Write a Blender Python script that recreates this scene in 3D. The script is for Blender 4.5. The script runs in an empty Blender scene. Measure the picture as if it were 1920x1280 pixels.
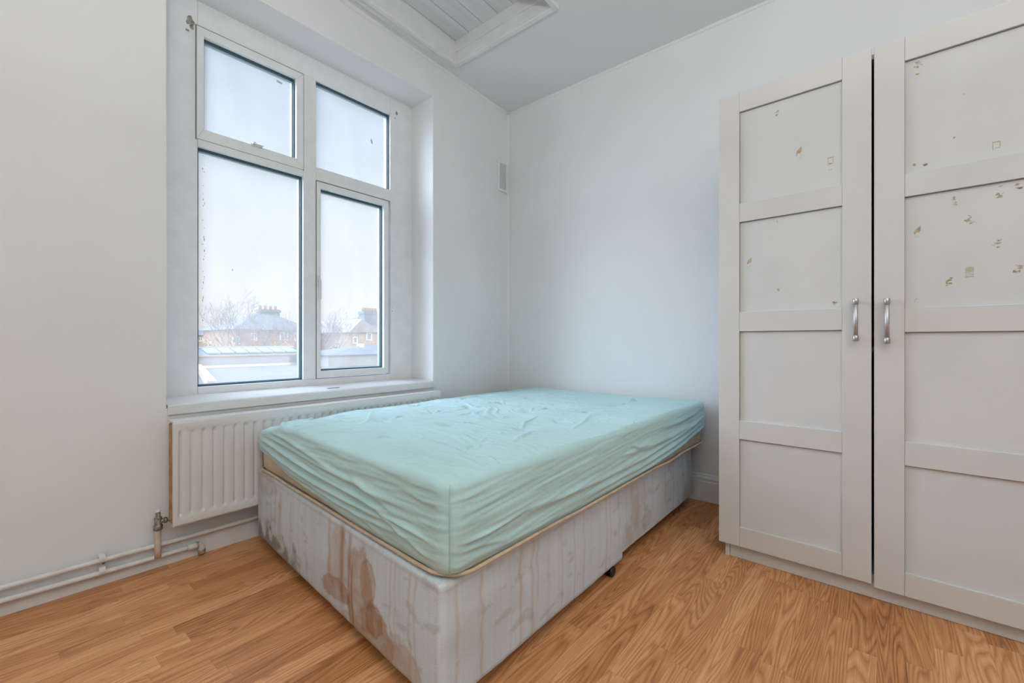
import bpy, bmesh, math, random
import numpy as np
from mathutils import Vector, Matrix

random.seed(7)
scene = bpy.context.scene
COL = scene.collection

# ------------------------------------------------------------------ camera
FPX, YAW, HC = 822.0, 0.6943, 0.94
cam_d = bpy.data.cameras.new('camera')
cam_d.sensor_width = 36.0
cam_d.lens = FPX / 1920 * 36.0
cam_d.clip_start = 0.05
cam_d.clip_end = 600
cam_d.shift_y = -1.0 / 1920
cam = bpy.data.objects.new('camera', cam_d)
COL.objects.link(cam)
cam.location = (0, 0, HC)
cam.rotation_euler = (math.pi / 2, 0, YAW)
scene.camera = cam

# ------------------------------------------------------------------ exposure, sky, sun
scene.view_settings.view_transform = 'Standard'
scene.view_settings.look = 'None'
scene.view_settings.gamma = 1.0
scene.view_settings.exposure = 0.0
scene.view_settings.use_curve_mapping = False

world = bpy.data.worlds.new('sky')
scene.world = world
world.use_nodes = True
wn, wl = world.node_tree.nodes, world.node_tree.links
wn.clear()
w_out = wn.new('ShaderNodeOutputWorld')
w_bg = wn.new('ShaderNodeBackground')
w_tc = wn.new('ShaderNodeTexCoord')
w_sep = wn.new('ShaderNodeSeparateXYZ')
w_rmp = wn.new('ShaderNodeValToRGB')
els = w_rmp.color_ramp.elements
els[0].position = 0.0
els[0].color = (0.68, 0.66, 0.63, 1)
els[1].position = 1.0
els[1].color = (1.8, 2.2, 2.9, 1)
for p_, c_ in ((0.10, (0.68, 0.68, 0.68)), (0.28, (0.56, 0.60, 0.65)), (0.50, (0.34, 0.42, 0.52)), (0.62, (1.3, 1.55, 1.9))):
    e = els.new(p_)
    e.color = (*c_, 1)
wl.new(w_tc.outputs['Generated'], w_sep.inputs[0])
wl.new(w_sep.outputs['Z'], w_rmp.inputs[0])
# added bright patch of sky, left of the window's view, to light the room
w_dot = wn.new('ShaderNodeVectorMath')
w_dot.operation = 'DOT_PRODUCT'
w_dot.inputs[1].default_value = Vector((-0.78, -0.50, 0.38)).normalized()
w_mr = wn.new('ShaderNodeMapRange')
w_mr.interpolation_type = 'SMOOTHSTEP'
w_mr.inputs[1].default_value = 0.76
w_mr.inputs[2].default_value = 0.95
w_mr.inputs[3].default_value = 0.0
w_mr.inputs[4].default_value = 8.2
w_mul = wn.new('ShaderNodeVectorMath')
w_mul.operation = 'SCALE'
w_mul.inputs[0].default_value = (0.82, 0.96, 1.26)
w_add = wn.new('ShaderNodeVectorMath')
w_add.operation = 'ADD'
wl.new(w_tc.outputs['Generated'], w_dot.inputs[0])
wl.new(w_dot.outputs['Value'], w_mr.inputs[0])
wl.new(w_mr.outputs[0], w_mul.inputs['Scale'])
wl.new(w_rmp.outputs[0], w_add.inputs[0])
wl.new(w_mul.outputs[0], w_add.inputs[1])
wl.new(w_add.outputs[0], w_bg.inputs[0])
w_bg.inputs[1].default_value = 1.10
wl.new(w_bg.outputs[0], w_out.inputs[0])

sun_d = bpy.data.lights.new('sun', 'SUN')
sun_d.energy = 1.6
sun_d.angle = math.radians(2.0)
sun_d.color = (1.0, 0.95, 0.86)
sun = bpy.data.objects.new('sun', sun_d)
COL.objects.link(sun)
sun.rotation_euler = Vector((-0.80, -0.10, -0.50)).to_track_quat('-Z', 'Y').to_euler()

# daylight portal in the window opening
po_d = bpy.data.lights.new('window_portal', 'AREA')
po_d.shape = 'RECTANGLE'
po_d.size = 1.5
po_d.size_y = 1.95
po_d.cycles.is_portal = True
po = bpy.data.objects.new('window_portal', po_d)
COL.objects.link(po)
po.location = (-2.66, 1.21, 1.62)
po.rotation_euler = Vector((1, 0, 0)).to_track_quat('-Z', 'Z').to_euler()

# added fill light, out of view behind the camera, aimed at the ceiling
FILL_LAMP = (0.52, -0.22)
up_d = bpy.data.lights.new('fill_light', 'AREA')
up_d.shape = 'DISK'
up_d.size = 0.34
up_d.energy = 62
up_d.color = (0.96, 1.0, 1.02)
up = bpy.data.objects.new('fill_light', up_d)
COL.objects.link(up)
up.location = (FILL_LAMP[0], FILL_LAMP[1], 1.80)
up.rotation_euler = (math.pi, 0, 0)

# ------------------------------------------------------------------ pixel helpers (1920x1280 frame)
FW = np.array([-math.sin(YAW), math.cos(YAW)])
RT = np.array([math.cos(YAW), math.sin(YAW)])
def ray(px):
    return FW + (px - 960) / FPX * RT
def at_x(px, py, X):
    r = ray(px)
    t = X / r[0]
    return Vector((X, r[1] * t, HC - (py - 639) / FPX * t))

# ------------------------------------------------------------------ materials
def new_mat(name):
    m = bpy.data.materials.new(name)
    m.use_nodes = True
    nt = m.node_tree
    b = nt.nodes['Principled BSDF']
    return m, nt, b
def set_in(b, **kw):
    for k, v in kw.items():
        b.inputs[k.replace('_', ' ')].default_value = v
def mat_plain(name, col, rough=0.5, metal=0.0, spec=0.5, var=0.0, vscale=6.0, bump=0.0, bscale=60.0, stretch=(1, 1, 1), coat=0.0):
    m, nt, b = new_mat(name)
    b.inputs['Base Color'].default_value = (*col, 1)
    b.inputs['Roughness'].default_value = rough
    b.inputs['Metallic'].default_value = metal
    b.inputs['Specular IOR Level'].default_value = spec
    b.inputs['Coat Weight'].default_value = coat
    tc = nt.nodes.new('ShaderNodeTexCoord')
    mp = nt.nodes.new('ShaderNodeMapping')
    mp.inputs['Scale'].default_value = stretch
    nt.links.new(tc.outputs['Object'], mp.inputs[0])
    if var > 0:
        n = nt.nodes.new('ShaderNodeTexNoise')
        n.inputs['Scale'].default_value = vscale
        n.inputs['Detail'].default_value = 5
        nt.links.new(mp.outputs[0], n.inputs['Vector'])
        r = nt.nodes.new('ShaderNodeValToRGB')
        r.color_ramp.elements[0].position = 0.3
        r.color_ramp.elements[1].position = 0.7
        r.color_ramp.elements[0].color = (*[c * (1 - var) for c in col], 1)
        r.color_ramp.elements[1].color = (*[min(1, c * (1 + var * 0.4)) for c in col], 1)
        nt.links.new(n.outputs[0], r.inputs[0])
        nt.links.new(r.outputs[0], b.inputs['Base Color'])
    if bump > 0:
        n2 = nt.nodes.new('ShaderNodeTexNoise')
        n2.inputs['Scale'].default_value = bscale
        n2.inputs['Detail'].default_value = 4
        nt.links.new(mp.outputs[0], n2.inputs['Vector'])
        bp = nt.nodes.new('ShaderNodeBump')
        bp.inputs['Strength'].default_value = bump
        bp.inputs['Distance'].default_value = 0.01
        nt.links.new(n2.outputs[0], bp.inputs['Height'])
        nt.links.new(bp.outputs[0], b.inputs['Normal'])
    return m
def mat_attr(name, rough=0.8, bump=0.15, bscale=180.0, spec=0.2, stretch=(1, 1, 1), coarse=None):
    m, nt, b = new_mat(name)
    a = nt.nodes.new('ShaderNodeAttribute')
    a.attribute_name = 'Col'
    nt.links.new(a.outputs['Color'], b.inputs['Base Color'])
    b.inputs['Roughness'].default_value = rough
    b.inputs['Specular IOR Level'].default_value = spec
    tc = nt.nodes.new('ShaderNodeTexCoord')
    mp = nt.nodes.new('ShaderNodeMapping')
    mp.inputs['Scale'].default_value = stretch
    nt.links.new(tc.outputs['Object'], mp.inputs[0])
    n2 = nt.nodes.new('ShaderNodeTexNoise')
    n2.inputs['Scale'].default_value = bscale
    n2.inputs['Detail'].default_value = 4
    nt.links.new(mp.outputs[0], n2.inputs['Vector'])
    bp = nt.nodes.new('ShaderNodeBump')
    bp.inputs['Strength'].default_value = bump
    bp.inputs['Distance'].default_value = 0.004
    nt.links.new(n2.outputs[0], bp.inputs['Height'])
    nt.links.new(bp.outputs[0], b.inputs['Normal'])
    return m

M = {}
M['wall'] = mat_plain('wall_paint', (0.86, 0.86, 0.852), 0.62, spec=0.25, var=0.035, vscale=1.6, bump=0.10, bscale=9.0)
M['ceiling'] = mat_plain('ceiling_paint', (0.82, 0.83, 0.815), 0.7, spec=0.2, var=0.03, vscale=1.5, bump=0.10, bscale=12.0)
M['skirting'] = mat_plain('skirting_gloss', (0.80, 0.80, 0.79), 0.35, var=0.06, vscale=14, bump=0.08, bscale=40)
M['hatch'] = mat_plain('hatch_gloss_paint', (0.79, 0.79, 0.77), 0.38, var=0.06, vscale=9, bump=0.15, bscale=30)
M['plank'] = mat_plain('hatch_plank_paint', (0.70, 0.72, 0.715), 0.42, var=0.10, vscale=5, bump=0.22, bscale=30, stretch=(4, 0.5, 4))
M['frame'] = mat_plain('window_frame_paint', (0.87, 0.875, 0.87), 0.36, var=0.05, vscale=12, bump=0.12, bscale=28)
M['sill'] = mat_plain('sill_gloss_paint', (0.80, 0.795, 0.78), 0.28, var=0.06, vscale=15, bump=0.2, bscale=22, stretch=(2, 0.6, 2))
M['gasket'] = mat_plain('glazing_gasket', (0.03, 0.085, 0.12), 0.5)
M['spacer'] = mat_plain('aluminium_spacer_bar', (0.20, 0.33, 0.40), 0.35, metal=0.3)
M['radiator'] = mat_plain('radiator_enamel', (0.77, 0.76, 0.745), 0.38, var=0.03, vscale=8, bump=0.05, bscale=30)
M['rust'] = mat_plain('rusty_edge', (0.50, 0.30, 0.15), 0.75, var=0.45, vscale=26, bump=0.3, bscale=80)
M['pipe'] = mat_plain('painted_pipe', (0.79, 0.77, 0.75), 0.35, var=0.10, vscale=22, bump=0.15, bscale=60)
M['pipe_worn'] = mat_plain('worn_painted_pipe', (0.70, 0.58, 0.48), 0.4, var=0.15, vscale=30)
M['valve'] = mat_plain('tarnished_valve', (0.30, 0.29, 0.24), 0.4, metal=0.6, var=0.5, vscale=60, bump=0.5, bscale=120)
M['brass'] = mat_plain('brass_fitting', (0.50, 0.42, 0.22), 0.35, metal=0.5, var=0.4, vscale=60)
M['ward'] = mat_plain('wardrobe_cream', (0.695, 0.678, 0.65), 0.5, spec=0.35, var=0.05, vscale=3.0)
M['ward_panel'] = mat_plain('wardrobe_panel_white', (0.70, 0.70, 0.685), 0.55, spec=0.3, var=0.05, vscale=4.0)
M['ward_in'] = mat_plain('wardrobe_inside', (0.35, 0.34, 0.32), 0.7)
M['groove'] = mat_plain('door_groove', (0.28, 0.27, 0.25), 0.8)
M['steel'] = mat_plain('brushed_steel', (0.60, 0.60, 0.62), 0.46, metal=1.0, bump=0.05, bscale=200)
M['steel_cap'] = mat_plain('satin_nickel_cap', (0.52, 0.51, 0.47), 0.36, metal=1.0)
M['chip'] = mat_plain('tape_residue', (0.52, 0.42, 0.24), 0.7, var=0.35, vscale=120)
M['chip_light'] = mat_plain('peeled_paint_edge', (0.60, 0.54, 0.42), 0.7, var=0.3, vscale=120)
M['smudge'] = mat_plain('grey_smudge', (0.50, 0.50, 0.48), 0.7, var=0.2, vscale=80)
M['castor'] = mat_plain('black_castor_plastic', (0.012, 0.012, 0.012), 0.4)
M['vent'] = mat_plain('vent_grille_paint', (0.72, 0.72, 0.71), 0.5, var=0.06, vscale=20)
M['dark'] = mat_plain('dark_gap', (0.02, 0.02, 0.02), 0.9)
M['handle_white'] = mat_plain('white_plastic_handle', (0.74, 0.73, 0.72), 0.35)
M['hardware_grey'] = mat_plain('grey_metal_hardware', (0.40, 0.40, 0.39), 0.4, metal=0.6)
M['plaster_hole'] = mat_plain('broken_plaster', (0.42, 0.38, 0.31), 0.9, var=0.5, vscale=90, bump=0.5, bscale=150)
M['fill_lamp_metal'] = mat_plain('fill_lamp_metal', (0.6, 0.6, 0.6), 0.4, metal=0.8)
# outdoors
M['ext_roof'] = mat_plain('slate_roof', (0.14, 0.16, 0.19), 0.7, var=0.25, vscale=2.0, bump=0.2, bscale=6)
M['ext_roof2'] = mat_plain('weathered_tile_roof', (0.33, 0.29, 0.26), 0.8, var=0.2, vscale=2.0)
M['ext_brick'] = mat_plain('orange_brick', (0.50, 0.27, 0.14), 0.85, var=0.3, vscale=3.0)
M['ext_brick2'] = mat_plain('pale_brick', (0.52, 0.36, 0.25), 0.85, var=0.25, vscale=3.0)
M['ext_white'] = mat_plain('white_window_trim', (0.85, 0.85, 0.85), 0.5)
M['ext_glass'] = mat_plain('dark_window_pane', (0.25, 0.29, 0.33), 0.15)
M['ext_flat'] = mat_plain('felt_flat_roof', (0.20, 0.19, 0.18), 0.85, var=0.2, vscale=0.5)
M['ext_render'] = mat_plain('grey_render', (0.42, 0.41, 0.40), 0.85, var=0.15, vscale=0.8)
M['ext_sky_glass'] = mat_plain('rooflight_glass', (0.17, 0.22, 0.27), 0.3)
M['rooflight'] = mat_plain('rooflight_panel', (0.34, 0.38, 0.42), 0.4)
M['ridge'] = mat_plain('pale_ridge_cap', (0.50, 0.49, 0.47), 0.7)
M['ext_ground'] = mat_plain('garden_ground', (0.36, 0.37, 0.30), 0.95, var=0.3, vscale=0.3)
M['bark'] = mat_plain('bare_branch_bark', (0.33, 0.29, 0.27), 0.9, var=0.2, vscale=5)
M['leaf_gold'] = mat_plain('autumn_leaf', (0.62, 0.36, 0.14), 0.8, var=0.4, vscale=6)
M['leaf_green'] = mat_plain('green_leaf', (0.36, 0.38, 0.20), 0.8, var=0.4, vscale=6)
M['pots'] = mat_plain('terracotta_pots', (0.62, 0.36, 0.24), 0.8)

# window glass: dirt film, strengthened to stand in for outdoor haze
def glass_mat():
    m = bpy.data.materials.new('dirty_hazy_glass')
    m.use_nodes = True
    nt = m.node_tree
    nt.nodes.clear()
    out = nt.nodes.new('ShaderNodeOutputMaterial')
    tr = nt.nodes.new('ShaderNodeBsdfTransparent')
    tr.inputs[0].default_value = (0.97, 0.985, 0.985, 1)
    tl = nt.nodes.new('ShaderNodeBsdfTranslucent')
    tl.inputs[0].default_value = (0.97, 0.94, 0.88, 1)
    gl = nt.nodes.new('ShaderNodeBsdfGlossy')
    gl.inputs['Roughness'].default_value = 0.02
    tc = nt.nodes.new('ShaderNodeTexCoord')
    mp = nt.nodes.new('ShaderNodeMapping')
    mp.inputs['Scale'].default_value = (1, 2.2, 1.0)
    no = nt.nodes.new('ShaderNodeTexNoise')
    no.inputs['Scale'].default_value = 3.2
    no.inputs['Detail'].default_value = 8
    no.inputs['Roughness'].default_value = 0.65
    rp = nt.nodes.new('ShaderNodeMapRange')
    rp.inputs[1].default_value = 0.35
    rp.inputs[2].default_value = 0.75
    rp.inputs[3].default_value = 0.09
    rp.inputs[4].default_value = 0.125
    m1 = nt.nodes.new('ShaderNodeMixShader')
    m2 = nt.nodes.new('ShaderNodeMixShader')
    m2.inputs[0].default_value = 0.03
    L = nt.links.new
    L(tc.outputs['Object'], mp.inputs[0])
    L(mp.outputs[0], no.inputs['Vector'])
    L(no.outputs[0], rp.inputs[0])
    L(rp.outputs[0], m1.inputs[0])
    L(tr.outputs[0], m1.inputs[1])
    L(tl.outputs[0], m1.inputs[2])
    L(m1.outputs[0], m2.inputs[1])
    L(gl.outputs[0], m2.inputs[2])
    L(m2.outputs[0], out.inputs[0])
    return m
M['glass'] = glass_mat()

# oak strip laminate
def floor_mat():
    m, nt, b = new_mat('oak_strip_laminate')
    N, L = nt.nodes, nt.links.new
    def math_(op, a, bb=None, clamp=False):
        n = N.new('ShaderNodeMath')
        n.operation = op
        n.use_clamp = clamp
        for i, v in enumerate((a, bb)):
            if v is None:
                continue
            if isinstance(v, (int, float)):
                n.inputs[i].default_value = v
            else:
                L(v, n.inputs[i])
        return n.outputs[0]
    tc = N.new('ShaderNodeTexCoord')
    sp = N.new('ShaderNodeSeparateXYZ')
    L(tc.outputs['Object'], sp.inputs[0])
    X, Y = sp.outputs[0], sp.outputs[1]
    W_ = 0.066
    xi = math_('DIVIDE', X, W_)
    col = math_('FLOOR', xi)
    xf = math_('FRACT', xi)
    wn1 = N.new('ShaderNodeTexWhiteNoise')
    wn1.noise_dimensions = '1D'
    L(col, wn1.inputs['W'])
    off = math_('MULTIPLY', wn1.outputs['Value'], 3.7)
    yi = math_('ADD', math_('DIVIDE', Y, 0.50), off)
    row = math_('FLOOR', yi)
    yf = math_('FRACT', yi)
    cmb = N.new('ShaderNodeCombineXYZ')
    L(col, cmb.inputs[0])
    L(row, cmb.inputs[1])
    wn2 = N.new('ShaderNodeTexWhiteNoise')
    wn2.noise_dimensions = '2D'
    L(cmb.outputs[0], wn2.inputs['Vector'])
    rnd = wn2.outputs['Value']
    # grain coordinates with a jump per strip
    gz = math_('MULTIPLY', rnd, 37.0)
    gx = math_('ADD', math_('MULTIPLY', X, 13.0), math_('MULTIPLY', rnd, 11.0))
    gy = math_('MULTIPLY', Y, 0.95)
    gc = N.new('ShaderNodeCombineXYZ')
    L(gx, gc.inputs[0]); L(gy, gc.inputs[1]); L(gz, gc.inputs[2])
    n1 = N.new('ShaderNodeTexNoise')
    n1.inputs['Scale'].default_value = 1.0
    n1.inputs['Detail'].default_value = 1.6
    n1.inputs['Roughness'].default_value = 0.35
    n1.inputs['Distortion'].default_value = 0.25
    L(gc.outputs[0], n1.inputs['Vector'])
    rings = math_('FRACT', math_('MULTIPLY', n1.outputs[0], 25.0))
    r1 = N.new('ShaderNodeValToRGB')
    ce = r1.color_ramp.elements
    ce[0].position = 0.0; ce[0].color = (0.25, 0.25, 0.25, 1)
    ce[1].position = 1.0; ce[1].color = (0.30, 0.30, 0.30, 1)
    e = ce.new(0.16); e.color = (0.55, 0.55, 0.55, 1)
    e = ce.new(0.55); e.color = (1, 1, 1, 1)
    e = ce.new(0.86); e.color = (0.72, 0.72, 0.72, 1)
    L(rings, r1.inputs[0])
    # fine pores
    pc = N.new('ShaderNodeCombineXYZ')
    L(math_('MULTIPLY', X, 260.0), pc.inputs[0]); L(math_('MULTIPLY', Y, 9.0), pc.inputs[1]); L(gz, pc.inputs[2])
    n2 = N.new('ShaderNodeTexNoise')
    n2.inputs['Scale'].default_value = 1.0
    n2.inputs['Detail'].default_value = 3
    L(pc.outputs[0], n2.inputs['Vector'])
    # broad tone
    n3 = N.new('ShaderNodeTexNoise')
    n3.inputs['Scale'].default_value = 2.2
    n3.inputs['Detail'].default_value = 2
    L(tc.outputs['Object'], n3.inputs['Vector'])
    t = math_('ADD', math_('MULTIPLY', r1.outputs[0], 0.42), math_('MULTIPLY', n2.outputs[0], 0.46))
    t = math_('ADD', t, math_('MULTIPLY', math_('SUBTRACT', rnd, 0.5), 0.28))
    t = math_('ADD', t, math_('MULTIPLY', math_('SUBTRACT', n3.outputs[0], 0.5), 0.25))
    cr = N.new('ShaderNodeValToRGB')
    ce = cr.color_ramp.elements
    ce[0].position = 0.12; ce[0].color = (0.27, 0.098, 0.031, 1)
    ce[1].position = 0.85; ce[1].color = (0.87, 0.485, 0.245, 1)
    e = ce.new(0.42); e.color = (0.55, 0.228, 0.084, 1)
    e = ce.new(0.62); e.color = (0.71, 0.330, 0.140, 1)
    L(t, cr.inputs[0])
    # joints
    jx = math_('LESS_THAN', math_('ABSOLUTE', math_('SUBTRACT', xf, 0.5)), 0.492)
    jy = math_('LESS_THAN', math_('ABSOLUTE', math_('SUBTRACT', yf, 0.5)), 0.4975)
    j = math_('MULTIPLY', jx, jy)
    jf = math_('ADD', math_('MULTIPLY', j, 0.12), 0.88)
    mx = N.new('ShaderNodeMix')
    mx.data_type = 'RGBA'
    mx.blend_type = 'MULTIPLY'
    mx.inputs[0].default_value = 1.0
    L(cr.outputs[0], mx.inputs[6])
    cj = N.new('ShaderNodeCombineColor')
    L(jf, cj.inputs[0]); L(jf, cj.inputs[1]); L(jf, cj.inputs[2])
    L(cj.outputs[0], mx.inputs[7])
    L(mx.outputs[2], b.inputs['Base Color'])
    n4 = N.new('ShaderNodeTexNoise')
    n4.inputs['Scale'].default_value = 5
    L(tc.outputs['Object'], n4.inputs['Vector'])
    L(math_('ADD', math_('MULTIPLY', n4.outputs[0], 0.2), 0.27), b.inputs['Roughness'])
    b.inputs['Specular IOR Level'].default_value = 0.28
    bp = N.new('ShaderNodeBump')
    bp.inputs['Strength'].default_value = 0.06
    bp.inputs['Distance'].default_value = 0.002
    L(t, bp.inputs['Height'])
    L(bp.outputs[0], b.inputs['Normal'])
    return m
M['floor'] = floor_mat()

# ------------------------------------------------------------------ mesh helpers
def add_box(bm, x0, y0, z0, x1, y1, z1, bev=0.0, mi=0, seg=2, mat=None):
    r = bmesh.ops.create_cube(bm, size=1.0)
    vs = r['verts']
    for v in vs:
        v.co = Vector(((x0 + x1) / 2 + v.co.x * (x1 - x0), (y0 + y1) / 2 + v.co.y * (y1 - y0), (z0 + z1) / 2 + v.co.z * (z1 - z0)))
    fs = set()
    for v in vs:
        fs.update(v.link_faces)
    for f in fs:
        f.material_index = mi
    if bev > 0:
        es = set()
        for v in vs:
            es.update(v.link_edges)
        res = bmesh.ops.bevel(bm, geom=list(es), offset=bev, segments=seg, profile=0.5, affect='EDGES')
        for f in res['faces']:
            f.material_index = mi
        vs = list({v for f in res['faces'] for v in f.verts} | {v for v in vs if v.is_valid})
    if mat is not None:
        bmesh.ops.transform(bm, matrix=mat, verts=[v for v in vs if v.is_valid])
    return vs
def add_tube(bm, pts, rad, n=12, mi=0, cap=True):
    pts = [Vector(p) for p in pts]
    rads = rad if isinstance(rad, (list, tuple)) else [rad] * len(pts)
    rings = []
    up_ = None
    for i, p in enumerate(pts):
        d = (pts[min(i + 1, len(pts) - 1)] - pts[max(i - 1, 0)]).normalized()
        if up_ is None:
            up_ = Vector((0, 0, 1)) if abs(d.z) < 0.9 else Vector((1, 0, 0))
        a = d.cross(up_).normalized()
        up_ = a.cross(d).normalized()
        rings.append([bm.verts.new(p + (a * math.cos(2 * math.pi * k / n) + up_ * math.sin(2 * math.pi * k / n)) * rads[i]) for k in range(n)])
    for i in range(len(rings) - 1):
        for k in range(n):
            f = bm.faces.new((rings[i][k], rings[i][(k + 1) % n], rings[i + 1][(k + 1) % n], rings[i + 1][k]))
            f.material_index = mi
            f.smooth = n > 5
    if cap:
        for r_ in (rings[0][::-1], rings[-1]):
            f = bm.faces.new(r_)
            f.material_index = mi
def add_prism(bm, prof, axis, a, b, mi=0):
    """prof: 2D loop; axis 'x','y','z' extrusion from a to b; the 2D coords are the other two axes in order."""
    def P(u, v, w):
        return {'x': (w, u, v), 'y': (u, w, v), 'z': (u, v, w)}[axis]
    A = [bm.verts.new(P(u, v, a)) for u, v in prof]
    B = [bm.verts.new(P(u, v, b)) for u, v in prof]
    n = len(prof)
    for i in range(n):
        f = bm.faces.new((A[i], A[(i + 1) % n], B[(i + 1) % n], B[i]))
        f.material_index = mi
    for l in (A[::-1], B):
        f = bm.faces.new(l)
        f.material_index = mi
def add_lathe(bm, prof, n=24, mi=0, mat=None):
    rings = []
    for r_, z_ in prof:
        rings.append([bm.verts.new((r_ * math.cos(2 * math.pi * k / n), r_ * math.sin(2 * math.pi * k / n), z_)) for k in range(n)])
    for i in range(len(rings) - 1):
        for k in range(n):
            f = bm.faces.new((rings[i][k], rings[i][(k + 1) % n], rings[i + 1][(k + 1) % n], rings[i + 1][k]))
            f.material_index = mi
            f.smooth = True
    for l in (rings[0][::-1], rings[-1]):
        f = bm.faces.new(l)
        f.material_index = mi
    if mat is not None:
        bmesh.ops.transform(bm, matrix=mat, verts=[v for r_ in rings for v in r_])
def obj(name, bm, mats, parent=None, recalc=True):
    me = bpy.data.meshes.new(name)
    if recalc:
        bmesh.ops.recalc_face_normals(bm, faces=bm.faces[:])
    bm.to_mesh(me)
    bm.free()
    if not isinstance(mats, (list, tuple)):
        mats = [mats]
    for m_ in mats:
        me.materials.append(m_)
    o = bpy.data.objects.new(name, me)
    COL.objects.link(o)
    if parent is not None:
        o.parent = parent
    return o
def tag(o, label, cat, group=None, kind=None):
    o['label'] = label
    o['category'] = cat
    if group:
        o['group'] = group
    if kind:
        o['kind'] = kind
    return o
def thing(name, label, cat, loc=(0, 0, 0), rz=0.0, group=None):
    o = bpy.data.objects.new(name, None)
    o.empty_display_size = 0.1
    COL.objects.link(o)
    o.location = loc
    o.rotation_euler = (0, 0, rz)
    return tag(o, label, cat, group)
def struct_empty(name, loc=(0, 0, 0)):
    o = bpy.data.objects.new(name, None)
    COL.objects.link(o)
    o.location = loc
    o['kind'] = 'structure'
    return o
def struct(name, bm, mats):
    o = obj(name, bm, mats)
    o['kind'] = 'structure'
    return o
def BM():
    return bmesh.new()
def recenter(parent, child):
    """child's mesh was made in world space: shift it into the parent's own space."""
    m = (Matrix.Translation(parent.location) @ parent.rotation_euler.to_matrix().to_4x4()).inverted()
    child.data.transform(m)

# vectorised gradient-free value noise
def _hash(i, j, k, seed):
    with np.errstate(over='ignore'):
        h = (i.astype(np.int64) * 374761393 + j.astype(np.int64) * 668265263 + k.astype(np.int64) * 2147483647 + seed * 974711) & 0xffffffff
        h = ((h ^ (h >> 13)) * 1274126177) & 0xffffffff
        h = (h ^ (h >> 16)) & 0xffffffff
    return h.astype(np.float64) / 4294967295.0
def vnoise(x, y, seed=0, z=None):
    x = np.asarray(x, float); y = np.asarray(y, float)
    z = np.zeros_like(x) if z is None else np.asarray(z, float)
    xi, yi, zi = np.floor(x), np.floor(y), np.floor(z)
    xf, yf, zf = x - xi, y - yi, z - zi
    s = lambda t: t * t * t * (t * (t * 6 - 15) + 10)
    u, v, w = s(xf), s(yf), s(zf)
    def c(a, b_, c_):
        return _hash(xi + a, yi + b_, zi + c_, seed)
    l = lambda a, b_, t: a + (b_ - a) * t
    z0 = l(l(c(0, 0, 0), c(1, 0, 0), u), l(c(0, 1, 0), c(1, 1, 0), u), v)
    z1 = l(l(c(0, 0, 1), c(1, 0, 1), u), l(c(0, 1, 1), c(1, 1, 1), u), v)
    return l(z0, z1, w) * 2 - 1
def fbm(x, y, seed=0, oct_=4, z=None):
    r_, a, f = 0, 0.5, 1.0
    for o in range(oct_):
        r_ = r_ + a * vnoise(x * f, y * f, seed + o * 17, None if z is None else z * f)
        a *= 0.5
        f *= 2.03
    return r_

# ------------------------------------------------------------------ room shell
XW, XO, YB = -2.308, -2.70, 2.721
XE, YF = 1.55, -1.90
WY0, WY1, WZ0, WZ1 = 0.491, 1.938, 0.655, 2.597
def zc(y):
    return 2.785 + 0.05 * (YB - y)
HX0, HX1, HY0, HY1 = -2.168, -1.40, 0.75, 2.020
HT = 0.0185   # loft hatch opening

bm = BM()
vs = [bm.verts.new(p) for p in ((XW - 0.35, YF - 0.2, 0), (XE + 0.2, YF - 0.2, 0), (XE + 0.2, YB + 0.2, 0), (XW - 0.35, YB + 0.2, 0))]
bm.faces.new(vs)
r_ = bmesh.ops.extrude_face_region(bm, geom=bm.faces[:])
for v in [g for g in r_['geom'] if isinstance(g, bmesh.types.BMVert)]:
    v.co.z -= 0.15
floor = struct('floor', bm, M['floor'])

# window wall with a real opening
bm = BM()
ys = [YF - 0.1, WY0, WY1, YB + 0.15]
zs = [0.0, WZ0, WZ1, 3.25]
for i in range(3):
    for j in range(3):
        if i == 1 and j == 1:
            continue
        add_box(bm, XO, ys[i], zs[j], XW, ys[i + 1], zs[j + 1])
bmesh.ops.remove_doubles(bm, verts=bm.verts[:], dist=1e-5)
seen = {}
for f in bm.faces[:]:
    k = tuple(round(c, 4) for c in f.calc_center_median())
    seen.setdefault(k, []).append(f)
bmesh.ops.delete(bm, geom=[f for l in seen.values() if len(l) > 1 for f in l], context='FACES')
bmesh.ops.recalc_face_normals(bm, faces=bm.faces[:])
es = [e for e in bm.edges if len(e.link_faces) == 2 and e.calc_face_angle() > 1.0 and all(abs(v.co.x - XW) < 1e-4 for v in e.verts)
      and all(WY0 - 1e-3 < v.co.y < WY1 + 1e-3 and WZ0 - 1e-3 < v.co.z < WZ1 + 1e-3 for v in e.verts)]
bmesh.ops.bevel(bm, geom=es, offset=0.006, segments=2, profile=0.5, affect='EDGES')
struct('wall_left', bm, M['wall'])
bm = BM()
add_box(bm, XW, YB, 0, XE + 0.1, YB + 0.15, 3.1)
struct('wall_back', bm, M['wall'])
bm = BM()
add_box(bm, XE, YF, 0, XE + 0.1, YB, 3.1)
struct('wall_right', bm, M['wall'])
bm = BM()
add_box(bm, XW, YF - 0.1, 0, XE + 0.1, YF, 3.1)
struct('wall_front', bm, M['wall'])

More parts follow.
